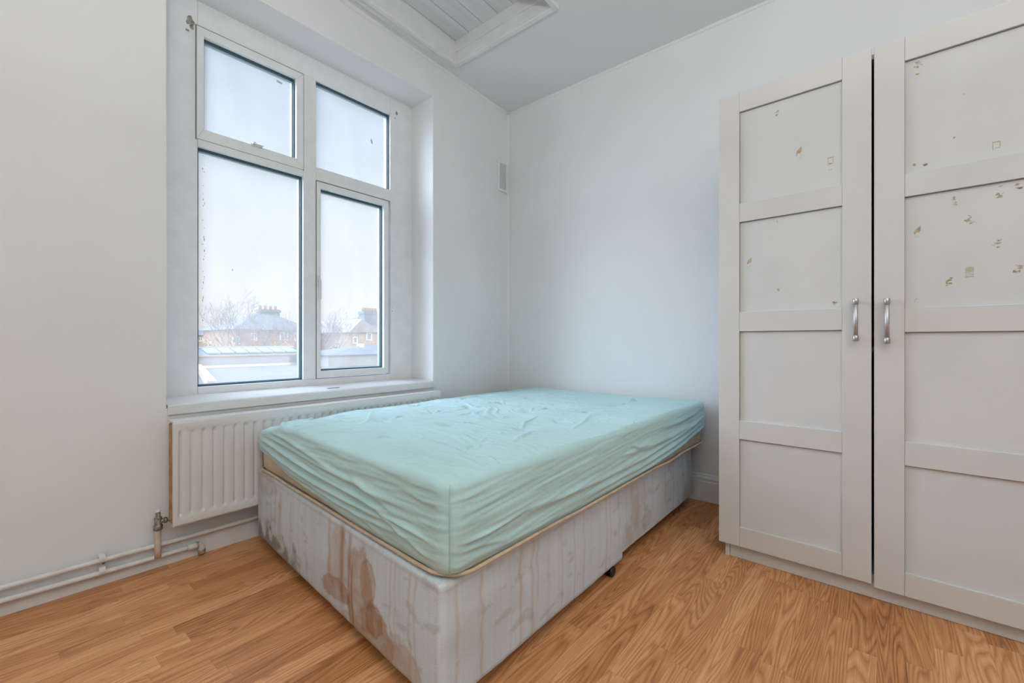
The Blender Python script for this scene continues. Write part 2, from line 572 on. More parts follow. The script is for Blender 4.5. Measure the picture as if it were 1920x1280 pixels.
# ceiling slab with the hatch hole, rising slightly towards the room
bm = BM()
xs_ = [XW, HX0 - HT, HX1 + HT, XE]
ys_ = [YF, HY0 - HT, HY1 + HT, YB]
for i in range(3):
    for j in range(3):
        if i == 1 and j == 1:
            continue
        q = [bm.verts.new((x, y, zc(y))) for x, y in ((xs_[i], ys_[j]), (xs_[i], ys_[j + 1]), (xs_[i + 1], ys_[j + 1]), (xs_[i + 1], ys_[j]))]
        bm.faces.new(q)
bmesh.ops.remove_doubles(bm, verts=bm.verts[:], dist=1e-5)
r_ = bmesh.ops.extrude_face_region(bm, geom=bm.faces[:])
for v in [g for g in r_['geom'] if isinstance(g, bmesh.types.BMVert)]:
    v.co.z += 0.10
struct('ceiling', bm, M['ceiling'])

# cove beads where walls meet ceiling and the filler bead in the corner
def shear(bm):
    for v in bm.verts:
        v.co.z += zc(v.co.y)
bm = BM()
n_ = 60
for i in range(n_ + 1):
    pass
rng = np.linspace(YF, YB, 90)
rings = []
for y in rng:
    w = 0.016 + 0.004 * float(vnoise(np.array(y * 3.1), np.array(0.5), 4))
    prof = [(XW - 0.002, 0.004), (XW - 0.002, -w * 1.15), (XW + w * 0.25, -w * 0.75), (XW + w * 0.75, -w * 0.25), (XW + w * 1.15, 0.004)]
    rings.append([bm.verts.new((x, y, zc(y) + z)) for x, z in prof])
for a_, b_ in zip(rings[:-1], rings[1:]):
    for k in range(5):
        f = bm.faces.new((a_[k], a_[(k + 1) % 5], b_[(k + 1) % 5], b_[k]))
        f.smooth = True
bm.faces.new(rings[0]); bm.faces.new(rings[-1][::-1])
struct('trim_1', bm, M['wall'])
bm = BM()
rings = []
for x in np.linspace(XW, XE, 110):
    w = 0.013 + 0.005 * float(vnoise(np.array(x * 4.3), np.array(2.5), 9))
    prof = [(YB + 0.002, 0.004), (YB + 0.002, -w * 1.2), (YB - w * 0.3, -w * 0.8), (YB - w * 0.8, -w * 0.25), (YB - w * 1.1, 0.004)]
    rings.append([bm.verts.new((x, y, zc(YB) + z)) for y, z in prof])
for a_, b_ in zip(rings[:-1], rings[1:]):
    for k in range(5):
        f = bm.faces.new((a_[k], a_[(k + 1) % 5], b_[(k + 1) % 5], b_[k]))
        f.smooth = True
bm.faces.new(rings[0]); bm.faces.new(rings[-1][::-1])
struct('trim_2', bm, M['wall'])
bm = BM()
add_prism(bm, [(XW - 0.001, YB + 0.001), (XW - 0.001, YB - 0.012), (XW + 0.005, YB - 0.005), (XW + 0.012, YB + 0.001)], 'z', 0, zc(YB))
struct('trim_3', bm, M['wall'])

# skirtings
bm = BM()
add_prism(bm, [(XW, 0), (XW + 0.012, 0), (XW + 0.012, 0.082), (XW + 0.007, 0.092), (XW, 0.094)], 'y', YF, YB - 0.012)
struct('baseboard_left', bm, M['skirting'])
bm = BM()
add_prism(bm, [(YB, 0), (YB - 0.022, 0), (YB - 0.022, 0.112), (YB - 0.017, 0.118), (YB - 0.017, 0.124), (YB - 0.021, 0.130), (YB - 0.019, 0.138), (YB - 0.009, 0.143), (YB - 0.007, 0.152), (YB, 0.155)], 'x', XW + 0.012, XE)
struct('baseboard_back', bm, M['skirting'])

# ------------------------------------------------------------------ loft hatch
hat = thing('loft_hatch', 'recessed white painted loft hatch with boarded panel in the ceiling near the window', 'hatch', (-1.78, 1.4, 0))
HD = 0.125
bm = BM()   # lining boards
t_ = 0.018
for (x0, y0, x1, y1) in ((HX0 - t_, HY0, HX0, HY1), (HX1, HY0, HX1 + t_, HY1), (HX0 - t_, HY1, HX1 + t_, HY1 + t_), (HX0 - t_, HY0 - t_, HX1 + t_, HY0)):
    add_box(bm, x0, y0, -0.004, x1, y1, HD + 0.02, 0.0015)
add_box(bm, HX0 + 0.0, HY1 - 0.010, 0.052, HX1, HY1, HD, 0.0015)
shear(bm)
o = obj('hatch_lining', bm, M['hatch'], hat); recenter(hat, o)
bm = BM()   # planks
x = HX0 + 0.002
k = 0
edges_ = [HX0 + 0.002]
for wd in (0.128, 0.125, 0.127, 0.124, 0.128, 0.130):
    edges_.append(edges_[-1] + wd)
for a_, b_ in zip(edges_[:-1], edges_[1:]):
    b2 = min(b_, HX1 - 0.002)
    gap = 0.004 if k % 2 == 1 else 0.0022
    add_box(bm, a_ + gap / 2, HY0 + 0.003, HD, b2 - gap / 2, HY1 - 0.004, HD + 0.018, 0.002)
    k += 1
add_box(bm, HX0, HY0, HD + 0.02, HX1, HY1, HD + 0.024, 0, 1)
shear(bm)
o = obj('boarded_panel', bm, [M['plank'], M['dark']], hat); recenter(hat, o)
bm = BM()   # surround bead
w_ = 0.034
prof_rects = ((HX0 - w_, HY0 - w_, HX0 - 0.002, HY1 + w_), (HX1 + 0.002, HY0 - w_, HX1 + w_, HY1 + w_), (HX0 - 0.002, HY1 + 0.002, HX1 + 0.002, HY1 + w_), (HX0 - 0.002, HY0 - w_, HX1 + 0.002, HY0 - 0.002))
for r4 in prof_rects:
    add_box(bm, r4[0], r4[1], -0.022, r4[2], r4[3], 0.001, 0.004)
add_box(bm, HX0 - 0.082, HY0 - 0.06, -0.012, HX0 - w_, HY1 + 0.02, 0.001, 0.005)
shear(bm)
o = obj('hatch_surround', bm, M['hatch'], hat); recenter(hat, o)

# ------------------------------------------------------------------ window
XF = -2.540      # room face of the frame
win = struct_empty('window_1', (XF, 1.21, WZ0))
def wpart(name, bm, mats, parent=None):
    o = obj(name, bm, mats, parent or win)
    o.data.transform(Matrix.Translation(-Vector(win.location)))
    return o
F0, F1 = 0.662, 1.762          # glazed width
M0, M1 = 1.172, 1.247          # mullion
TL0, TL1 = 1.888, 1.925        # left transom
TR0, TR1 = 1.888, 1.966        # right transom
ZB, ZT = 0.716, 2.478
bm = BM()
D = 0.085
def fb(y0, z0, y1, z1, dx=0.0, bev=0.004, mi=0):
    add_box(bm, XF - D, y0, z0, XF + dx, y1, z1, bev, mi)
fb(WY0 - 0.02, WZ0 - 0.01, F0, WZ1 + 0.02, -0.004)
fb(F1, WZ0 - 0.01, WY1 + 0.02, WZ1 + 0.02, -0.004)
fb(F0, ZT, F1, WZ1 + 0.02, -0.004)
fb(F0, WZ0 - 0.01, F1, ZB, 0.0)
fb(M0, ZB, M1, ZT, 0.0)
fb(F0, TL0, M0, TL1, 0.0)
fb(M1, TR0, F1, TR1, 0.0)
# chipped plaster where a blind bracket was torn off
def blob(bm, cy, cz, ry, rz, X, mi, n=12, seed=0, jag=0.45, plane='x'):
    rr = random.Random(seed)
    pts = []
    for k in range(n):
        a_ = 2 * math.pi * k / n
        q = 1 - jag * rr.random()
        pts.append((cy + ry * q * math.cos(a_), cz + rz * q * math.sin(a_)))
    if plane == 'x':
        vv = [bm.verts.new((X, p[0], p[1])) for p in pts]
    else:
        vv = [bm.verts.new((p[0], X, p[1])) for p in pts]
    f = bm.faces.new(vv)
    f.material_index = mi
    return f
for px, py, ry, rz, sd in ((357, 38, 0.020, 0.030, 1), (360, 50, 0.012, 0.016, 2), (352, 56, 0.010, 0.008, 3), (744, 212, 0.012, 0.014, 4), (741, 221, 0.006, 0.006, 5), (736, 576, 0.003, 0.004, 6), (736, 583, 0.003, 0.004, 7)):
    p = at_x(px, py, XF)
    blob(bm, p.y, p.z, ry, rz, XF - 0.0034, 1, 14, sd)
wpart('window_frame', bm, [M['frame'], M['plaster_hole']])

def pane(name_label, y0, z0, y1, z1, xg, dirt=()):
    """glass with its dark gasket; parent is given by caller"""
    bm = BM()
    add_box(bm, xg - 0.004, y0, z0, xg, y1, z1, 0, 0)
    for (px, py, ry, rz, sd) in dirt:
        p = at_x(px, py, xg + 0.001)
        blob(bm, p.y, p.z, ry, rz, xg + 0.0008, 1, 11, sd, 0.6)
    return bm
def gasket(y0, z0, y1, z1, xg, w=0.006):
    bm = BM()
    # rubber seal at the glass and the aluminium spacer behind
    for (a, b, c, d) in ((y0, z0, y1, z0 + w), (y0, z1 - w, y1, z1), (y0, z0 + w, y0 + w, z1 - w), (y1 - w, z0 + w, y1, z1 - w)):
        add_box(bm, xg + 0.0005, a, b, xg + 0.010, c, d, 0, 0)
    w2 = 0.011
    for (a, b, c, d) in ((y0, z0, y1, z0 + w2), (y0, z1 - w2, y1, z1), (y0, z0 + w2, y0 + w2, z1 - w2), (y1 - w2, z0 + w2, y1, z1 - w2)):
        add_box(bm, xg - 0.026, a, b, xg - 0.006, c, d, 0, 1)
    return bm
G = [M['gasket'], M['spacer']]
M['glass_dirt'] = mat_plain('dried_dirt_on_glass', (0.62, 0.64, 0.66), 0.8)
GL = [M['glass'], M['glass_dirt']]
XG = XF - 0.030
# fixed lower-left pane
streak = [(381 + random.randint(-1, 2), 292 + 9 * i + random.randint(-6, 6), random.uniform(0.001, 0.004), random.uniform(0.003, 0.013), 40 + i) for i in range(36) if random.random() < .7]
g3 = wpart('glass_pane', pane('', F0, ZB, M0, TL0, XG, streak + [(436, 506, .003, .008, 3), (554, 508, .002, .005, 5)]), GL)
wpart('glazing_seal', gasket(F0, ZB, M0, TL0, XG), G)
# fixed upper-right pane
g2 = wpart('glass_pane', pane('', M1, TR1, F1, ZT, XG, [(697, 266, .010, .018, 8), (696, 262, .005, .008, 9)] + [(721 + random.randint(-1, 1), 228 + 10 * i + random.randint(-5, 5), random.uniform(.001, .0022), random.uniform(.002, .007), 60 + i) for i in range(11)]), GL)
wpart('glazing_seal', gasket(M1, TR1, F1, ZT, XG), G)
# casements
def casement(y0, z0, y1, z1, wl_, wr, wb, wt, proud):
    bm = BM()
    X1 = XF + proud
    # mitred sash members
    o_ = [(y0, z0), (y1, z0), (y1, z1), (y0, z1)]
    i_ = [(y0 + wl_, z0 + wb), (y1 - wr, z0 + wb), (y1 - wr, z1 - wt), (y0 + wl_, z1 - wt)]
    for k in range(4):
        a, b_ = o_[k], o_[(k + 1) % 4]
        c, d = i_[(k + 1) % 4], i_[k]
        e = 0.0006
        fr = [bm.verts.new((X1, *q)) for q in (a, b_)] + [bm.verts.new((X1, *q)) for q in (c, d)]
        bk = [bm.verts.new((XF - 0.07, *q)) for q in (a, b_, c, d)]
        bm.faces.new(fr)
        bm.faces.new(bk[::-1])
        for m_ in range(4):
            bm.faces.new((fr[m_], fr[(m_ + 1) % 4], bk[(m_ + 1) % 4], bk[m_]))
    bmesh.ops.recalc_face_normals(bm, faces=bm.faces[:])
    es = [e for e in bm.edges if all(abs(v.co.x - X1) < 1e-5 for v in e.verts)]
    bmesh.ops.bevel(bm, geom=es, offset=0.0022, segments=2, profile=0.5, affect='EDGES')
    for f in bm.faces:
        f.material_index = 0
    # dark rebate gap round the sash
    g = 0.004
    add_box(bm, XF - 0.06, y0 - g, z0 - g, XF + 0.0012, y0, z1 + g, 0, 1)
    add_box(bm, XF - 0.06, y1, z0 - g, XF + 0.0012, y1 + g * 0.7, z1 + g, 0, 1)
    add_box(bm, XF - 0.06, y0, z1, XF + 0.0012, y1, z1 + g, 0, 1)
    return bm, i_
M['rebate'] = mat_plain('dark_rebate', (0.22, 0.21, 0.18), 0.8)
bm, i1 = casement(0.656, 1.925, 1.172, 2.473, 0.030, 0.040, 0.052, 0.040, 0.004)
c1 = wpart('top_casement', bm, [M['frame'], M['rebate']])
y0, z0 = i1[0]; y1, z1 = i1[2]
o = wpart('glass_pane', pane('', y0, z0, y1, z1, XG, [(522, 153, .019, .009, 21), (528, 156, .010, .006, 22)]), GL, c1)
wpart('glazing_seal', gasket(y0, z0, y1, z1, XG), G, c1)
bm = BM()
p = at_x(481, 273, XF + 0.006)
add_box(bm, XF + 0.003, p.y - 0.028, p.z - 0.007, XF + 0.010, p.y + 0.028, p.z + 0.004, 0.002)
add_tube(bm, [(XF + 0.010, p.y - 0.012, p.z - 0.002), (XF + 0.026, p.y - 0.010, p.z), (XF + 0.028, p.y + 0.026, p.z - 0.002)], 0.0028, 8)
add_box(bm, XF + 0.004, p.y - 0.020, p.z + 0.001, XF + 0.020, p.y - 0.008, p.z + 0.012, 0.002)
wpart('casement_fastener', bm, M['handle_white'], c1)
bm, i4 = casement(1.249, 0.722, 1.742, 1.882, 0.024, 0.035, 0.040, 0.036, 0.005)
c4 = wpart('side_casement', bm, [M['frame'], M['rebate']])
y0, z0 = i4[0]; y1, z1 = i4[2]
wpart('glass_pane', pane('', y0, z0, y1, z1, XG), GL, c4)
wpart('glazing_seal', gasket(y0, z0, y1, z1, XG), G, c4)
bm = BM()
p = at_x(597, 527, XF + 0.01)
q = at_x(600, 562, XF + 0.03)
add_box(bm, XF + 0.004, p.y - 0.010, p.z - 0.034, XF + 0.014, p.y + 0.008, p.z + 0.034, 0.004)
add_tube(bm, [(XF + 0.012, p.y, p.z + 0.004), (XF + 0.032, p.y + 0.001, p.z)], 0.007, 10)
add_box(bm, XF + 0.026, p.y - 0.006, q.z, XF + 0.036, p.y + 0.007, p.z + 0.008, 0.004)
wpart('casement_handle', bm, M['handle_white'], c4)

# sill board
bm = BM()
rings = []
add_prism(bm, [(XF - 0.03, 0.60), (XF - 0.03, 0.682), (XW + 0.006, 0.669), (XW + 0.012, 0.664), (XW + 0.012, 0.628), (XW + 0.006, 0.621), (XW + 0.004, 0.60)], 'y', WY0 + 0.0015, WY1 - 0.0015)
r_ = bm.edges[:]
sill = struct('trim_4', bm, M['sill'])
o = bpy.data.objects.new('tmp', None)
bpy.data.objects.remove(o)

# little metal catch lying on the sill
bm = BM()
p = at_x(624, 732, XW - 0.03)
p.z = 0.673
sx, sy = p.x, p.y
add_tube(bm, [(sx, sy - 0.034, 0.678), (sx + 0.006, sy - 0.028, 0.6775), (sx + 0.004, sy - 0.01, 0.677), (sx, sy + 0.006, 0.6775), (sx + 0.006, sy + 0.03, 0.678)], 0.0028, 8)
add_tube(bm, [(sx - 0.006, sy + 0.028, 0.678), (sx + 0.008, sy + 0.034, 0.678), (sx + 0.010, sy + 0.022, 0.678)], 0.0024, 8)
tag(obj('window_stay', bm, M['hardware_grey']), 'small bent grey metal window catch lying on the white window sill', 'catch')

# ------------------------------------------------------------------ vent on the window wall
v0, v1 = at_x(932, 301, XW), at_x(957, 360, XW)
vy0, vy1, vz0, vz1 = 2.588, 2.704, 2.132, 2.372
ven = thing('air_vent', 'small painted wall vent high on the window wall beside the corner', 'vent', (XW, (vy0 + vy1) / 2, vz0))
bm = BM()
fw = 0.018
for (a, b_, c, d) in ((vy0, vz0, vy1, vz0 + fw), (vy0, vz1 - fw, vy1, vz1), (vy0, vz0 + fw, vy0 + fw, vz1 - fw), (vy1 - fw, vz0 + fw, vy1, vz1 - fw)):
    add_box(bm, XW, a, b_, XW + 0.014, c, d, 0.003)
o = obj('vent_frame', bm, M['frame'], ven); recenter(ven, o)
bm = BM()
add_box(bm, XW, vy0 + fw, vz0 + fw, XW + 0.004, vy1 - fw, vz1 - fw, 0, 0)
ny = 9
for i in range(ny):
    y = vy0 + fw + (vy1 - vy0 - 2 * fw) * (i + 0.5) / ny
    add_box(bm, XW + 0.003, y - 0.0028, vz0 + fw, XW + 0.009, y + 0.0028, vz1 - fw, 0.001)
o = obj('vent_grille', bm, M['vent'], ven); recenter(ven, o)

# ------------------------------------------------------------------ radiator
RY0, RY1, RZ0, RZ1 = 0.489, 1.916, 0.180, 0.606
XR0, XR1 = -2.272, -2.202
rad = thing('radiator', 'white ribbed panel radiator mounted below the window sill', 'radiator', (XR0, (RY0 + RY1) / 2, RZ0))
def rpart(name, bm, mats, parent=None):
    o = obj(name, bm, mats, parent or rad)
    recenter(rad, o)
    return o
# pressed front panel as a height field
bm = BM()
pitch = 0.0405
ny_, nz_ = int((RY1 - RY0) / 0.0035), 60
zlist = list(np.linspace(RZ0, RZ1, nz_))
def rib(y, z):
    top, bot = RZ1 - 0.030, RZ0 + 0.030
    u = ((y - (RY0 + 0.023)) / pitch) % 1.0
    if y < RY0 + 0.020 or y > RY1 - 0.020:
        return 0.0
    groove = 0.5 - 0.5 * math.cos(2 * math.pi * min(1, max(0, (abs(u - 0.0) if u < 0.5 else 1 - u) * 2.2)))
    d_ = min(abs(u), 1 - abs(u))
    g = 1.0 if d_ < 0.045 else max(0.0, 1 - (d_ - 0.045) / 0.10)
    arch = 0.006 * math.cos(2 * math.pi * (u - 0.5))
    e = min((top + arch - z) / 0.010, (z - bot + arch) / 0.010)
    e = max(0.0, min(1.0, e))
    return -(0.0030 + 0.0065 * g + 0.0030 * abs(u - 0.5)) * e
grid = []
ys_l = np.linspace(RY0, RY1, ny_)
for y in ys_l:
    grid.append([bm.verts.new((XR1 + rib(y, z), y, z)) for z in zlist])
for i in range(ny_ - 1):
    for j in range(nz_ - 1):
        f = bm.faces.new((grid[i][j], grid[i + 1][j], grid[i + 1][j + 1], grid[i][j + 1]))
        f.smooth = True
back = []
XBk = XR1 - 0.016
bv = [bm.verts.new((XBk, RY0, RZ0)), bm.verts.new((XBk, RY1, RZ0)), bm.verts.new((XBk, RY1, RZ1)), bm.verts.new((XBk, RY0, RZ1))]
bm.faces.new(bv)
bm.faces.new([grid[i][0] for i in range(ny_)] + [bv[1], bv[0]])
bm.faces.new([grid[i][-1] for i in range(ny_ - 1, -1, -1)] + [bv[3], bv[2]])
bm.faces.new([grid[0][j] for j in range(nz_ - 1, -1, -1)] + [bv[0], bv[3]])
bm.faces.new([grid[-1][j] for j in range(nz_)] + [bv[2], bv[1]])
rpart('front_panel', bm, M['radiator'])
bm = BM()
add_box(bm, XR0, RY0 + 0.003, RZ0 + 0.004, XR0 + 0.014, RY1 - 0.003, RZ1 - 0.002, 0.003)
rpart('rear_panel', bm, M['radiator'])
bm = BM()
add_box(bm, XR0 - 0.001, RY0 - 0.001, RZ1 - 0.004, XR1 - 0.004, RY1 + 0.001, RZ1 + 0.006, 0.003)
rpart('top_cover', bm, M['radiator'])
bm = BM()
add_box(bm, XR0 + 0.006, RY0 - 0.0008, RZ0 + 0.010, XR1 - 0.014, RY0 + 0.003, RZ1 - 0.010, 0.001, 0)
add_box(bm, XR0 + 0.010, RY0 + 0.02, RZ0 - 0.0008, XR1 - 0.016, RY1 - 0.02, RZ0 + 0.008, 0.001, 0)
o = rpart('rusted_edge', bm, M['rust'])
o['label'] = 'rusty brown edge strip'
for y in (RY0 + 0.22, RY1 - 0.22):
    bm = BM()
    add_box(bm, XW + 0.001, y - 0.02, RZ0 + 0.06, XR0 + 0.002, y + 0.02, RZ1 - 0.06, 0.002)
    rpart('wall_bracket', bm, M['radiator'])
# valve
VY = 0.452
VX = XW + 0.034
bm = BM()
zv = RZ0 + 0.010
add_lathe(bm, [(0.0105, -0.036), (0.0155, -0.034), (0.0155, -0.016), (0.0120, -0.013), (0.0135, 0.012), (0.0135, 0.016), (0.0085, 0.020), (0.0085, 0.034), (0.004, 0.036)], 10, 0, Matrix.Translation((VX + 0.012, VY, zv + 0.012)))
add_tube(bm, [(VX + 0.012, VY + 0.006, zv + 0.012), (VX + 0.02, VY + 0.022, zv + 0.012)], 0.009, 10)
add_lathe(bm, [(0.0125, 0.0), (0.0125, 0.010), (0.009, 0.012)], 6, 0, Matrix.Translation((VX + 0.018, VY + 0.018, zv + 0.012)) @ Matrix.Rotation(-math.pi / 2, 4, 'X'))
add_tube(bm, [(VX + 0.02, VY + 0.026, zv + 0.012), (VX + 0.026, RY0 + 0.004, zv + 0.012)], 0.007, 10)
vo = rpart('radiator_valve', bm, M['valve'])
bm = BM()
add_lathe(bm, [(0.006, 0.0), (0.0085, 0.003), (0.0075, 0.010)], 10, 0, Matrix.Translation((VX + 0.012, VY, zv + 0.048)))
rpart('paint_clogged_spindle', bm, M['pipe'], vo)

# heating pipes along the skirting
PX = XW + 0.030
pr = 0.0095
def wob(a, b_, n, s, z0, z1):
    out = []
    for i in range(n + 1):
        y = a + (b_ - a) * i / n
        out.append((PX + 0.0015 * math.sin(y * 5 + s), y, z0 + (z1 - z0) * i / n + 0.0012 * math.sin(y * 7.3 + s)))
    return out
pu = thing('heating_pipe', 'upper white painted heating pipe running along the wall above the skirting', 'pipe', (PX, YF + 0.1, 0.11), 0, 'heating pipes along the window wall')
bm = BM()
add_tube(bm, wob(YF, 2.60, 60, 0.4, 0.118, 0.084), pr, 12)
o = obj('pipe_run', bm, M['pipe'], pu); recenter(pu, o)
pl = thing('heating_pipe', 'lower white heating pipe ending in an elbow under the radiator, with branch to the valve', 'pipe', (PX, YF + 0.1, 0.08), 0, 'heating pipes along the window wall')
bm = BM()
low = wob(YF, 0.585, 44, 1.7, 0.092, 0.050)
add_tube(bm, low, pr, 12)
o = obj('pipe_run', bm, M['pipe'], pl); recenter(pl, o)
# riser to the valve
zb_ = 0.06
bm = BM()
add_tube(bm, [(PX + 0.014, VY, 0.052), (PX + 0.014, VY, 0.10), (PX + 0.012, VY, 0.15), (VX + 0.012, VY, zv - 0.02)], 0.0115, 12)
o = obj('riser_pipe', bm, M['pipe_worn'], pl); recenter(pl, o)
o['label'] = 'worn pinkish riser pipe up to the valve'
bm = BM()
add_lathe(bm, [(0.0125, 0.0), (0.0135, 0.003), (0.0135, 0.030), (0.0125, 0.033)], 12, 0, Matrix.Translation((PX + 0.002, 0.555, 0.0515)) @ Matrix.Rotation(-math.pi / 2, 4, 'X'))
add_tube(bm, [(PX + 0.002, 0.575, 0.051), (PX + 0.002, 0.598, 0.050), (PX + 0.003, 0.605, 0.040), (PX + 0.003, 0.606, 0.010)], 0.0125, 12)
el = obj('elbow_fitting', bm, M['pipe'], pl); recenter(pl, el)
bm = BM()
add_lathe(bm, [(0.0145, 0.0), (0.0150, 0.002), (0.0150, 0.014), (0.0135, 0.017)], 6, 0, Matrix.Translation((PX + 0.003, 0.606, 0.012)))
add_lathe(bm, [(0.0142, 0.0), (0.0142, 0.006)], 12, 0, Matrix.Translation((PX + 0.002, 0.588, 0.051)) @ Matrix.Rotation(-math.pi / 2, 4, 'X'))
o = obj('brass_collar', bm, M['brass'], el); recenter(pl, o)
# double clip
def clip(y, zu, zl, label):
    t = thing('pipe_clip', label, 'pipe clip', (XW, y, (zu + zl) / 2))
    bm = BM()
    add_box(bm, XW + 0.010, y - 0.012, zl - 0.014, XW + 0.018, y + 0.012, zu + 0.014, 0.002)
    for z in (zu, zl):
        pts = []
        for k in range(9):
            a_ = -math.pi * 0.62 + math.pi * 1.24 * k / 8
            pts.append((PX + (pr + 0.003) * math.cos(a_), z + (pr + 0.003) * math.sin(a_)))
        outer = [(PX + (pr + 0.0065) * math.cos(-math.pi * 0.62 + math.pi * 1.24 * k / 8), z + (pr + 0.0065) * math.sin(-math.pi * 0.62 + math.pi * 1.24 * k / 8)) for k in range(9)]
        add_prism(bm, pts + outer[::-1], 'y', y - 0.009, y + 0.009)
    o = obj('saddle', bm, M['pipe'], t); recenter(t, o)
    bm = BM()
    add_lathe(bm, [(0.0045, 0), (0.0045, 0.003)], 10, 0, Matrix.Translation((XW + 0.018, y + 0.006, (zu + zl) / 2)) @ Matrix.Rotation(math.pi / 2, 4, 'Y'))
    o = obj('screw', bm, M['valve'], t); recenter(t, o)
clip(0.285, 0.1085, 0.062, 'white painted double clip holding both heating pipes left of the radiator valve')

# ------------------------------------------------------------------ wardrobe
WA = math.radians(-1.59)
WO = (-0.5136, 2.086, 0)
war = thing('wardrobe', 'tall cream white double wardrobe with panelled doors against the back wall', 'wardrobe', WO, WA)
def W_(name, bm, mats, parent=None, loc=None):
    o = obj(name, bm, mats, parent or war)
    return o
WD = 0.575
bm = BM()
T = 0.018
U0, U1 = 0.0, 1.004
add_box(bm, U0, 0.0, 0.0, U0 + T, WD, 1.985, 0.0008)
add_box(bm, U1 - T, 0.0, 0.0, U1, WD, 1.985, 0.0008)
add_box(bm, U0 + T, 0.0, 1.967, U1 - T, WD, 1.985, 0.0008)
add_box(bm, U0 + T, 0.0, 0.068, U1 - T, WD, 0.088, 0.0008)
add_box(bm, U0 + T, WD - 0.006, 0.088, U1 - T, WD, 1.967, 0, 1)
W_('carcass', bm, [M['ward'], M['ward_in']])
bm = BM()
add_box(bm, U0 + T + 0.001, 0.004, 0.001, U1 - T - 0.001, 0.020, 0.067, 0.0008)
W_('plinth', bm, M['ward'])
bm = BM()
add_box(bm, U0 + T, 0.03, 0.9, U1 - T, WD - 0.02, 0.918, 0, 0)
W_('inner_shelf', bm, M['ward_in'])
chips = [(0.199,1.868,0.019,0.027),(0.276,1.687,0.021,0.047),(0.378,1.625,0.018,0.032),(0.376,1.589,0.016,0.012),(0.099,1.274,0.018,0.04),(0.206,1.148,0.015,0.017),(0.392,1.082,0.017,0.017),(0.197,1.43,0.015,0.011),(0.624,1.891,0.024,0.026),(0.621,1.859,0.019,0.009),(0.734,1.749,0.007,0.009),(0.711,1.613,0.009,0.013),(0.805,1.559,0.017,0.027),(0.613,1.549,0.011,0.013),(0.641,1.541,0.007,0.011),(0.706,1.402,0.021,0.035),(0.81,1.409,0.021,0.048),(0.853,1.421,0.017,0.024),(0.745,1.333,0.02,0.038),(0.621,1.317,0.019,0.041),(0.806,1.247,0.02,0.027),(0.746,1.164,0.02,0.035),(0.849,1.165,0.017,0.025),(0.699,1.137,0.015,0.028),(0.61,1.08,0.018,0.013)]
SOLID = {1, 4, 5, 9, 11, 12, 13, 19, 21}
def chip_marks(bm, u, z, w, h, X, idx):
    rr = random.Random(idx * 31 + 5)
    if idx in (3, 7, 10, 24):
        for k in range(4):
            blob(bm, u + (rr.random() - .5) * w, z + (rr.random() - .5) * h, 0.003, 0.002, X, 3, 7, rr.randint(0, 999), 0.5, 'y')
        return
    if idx in (1, 4, 19):      # torn triangular flake
        vv = [bm.verts.new((u + a * w, X, z + b_ * h)) for a, b_ in ((-.48, -.12), (-.30, .16), (.10, .33), (.46, .48), (.44, .05), (.18, -.12), (-.1, -.05), (-.38, -.26))]
        f = bm.faces.new(vv); f.material_index = 1
        for k in range(3):
            blob(bm, u + (rr.random() - .5) * w * .8, z - h * (.3 + .2 * rr.random()), 0.0035, 0.0018, X, 2, 7, rr.randint(0, 999), 0.5, 'y')
        return
    if idx in (12, 2):         # outline of a square sticker
        t = 0.0012
        for (a, b_, c, d) in ((-.5, -.5, -.42, .5), (-.5, .38, .5, .48), (.42, -.2, .5, .45), (-.2, -.32, .5, -.26)):
            vv = [bm.verts.new((u + p * w, X, z + q * h)) for p, q in ((a, b_), (c, b_), (c, d), (a, d))]
            f = bm.faces.new(vv); f.material_index = 1
        if idx == 2:
            blob(bm, u - w * .1, z - h * .3, 0.005, 0.004, X, 1, 8, 4, 0.4, 'y')
        return
    if idx == 21:              # square of old glue with torn stripes
        for (b_, d) in ((-.5, -.36), (-.30, -.16), (-.10, .48)):
            vv = [bm.verts.new((u + p * w, X, z + q * h)) for p, q in ((-.5, b_), (.1, b_ + .05), (.5, b_ + .02), (.48, d), (.0, d + .04), (-.48, d - .03))]
            f = bm.faces.new(vv); f.material_index = 2
        return
    n = 1 if idx in SOLID else rr.randint(6, 9)
    for k in range(n):
        if n == 1:
            blob(bm, u, z, w / 2, h / 2, X, 1, 9, rr.randint(0, 999), 0.55, 'y')
        else:
            blob(bm, u + (rr.random() - .5) * w * .9, z + (rr.random() - .5) * h * .9, 0.0030 + 0.0045 * rr.random(), 0.0018 + 0.0036 * rr.random(), X, 1 if rr.random() < .45 else 2, 7, rr.randint(0, 999), 0.5, 'y')
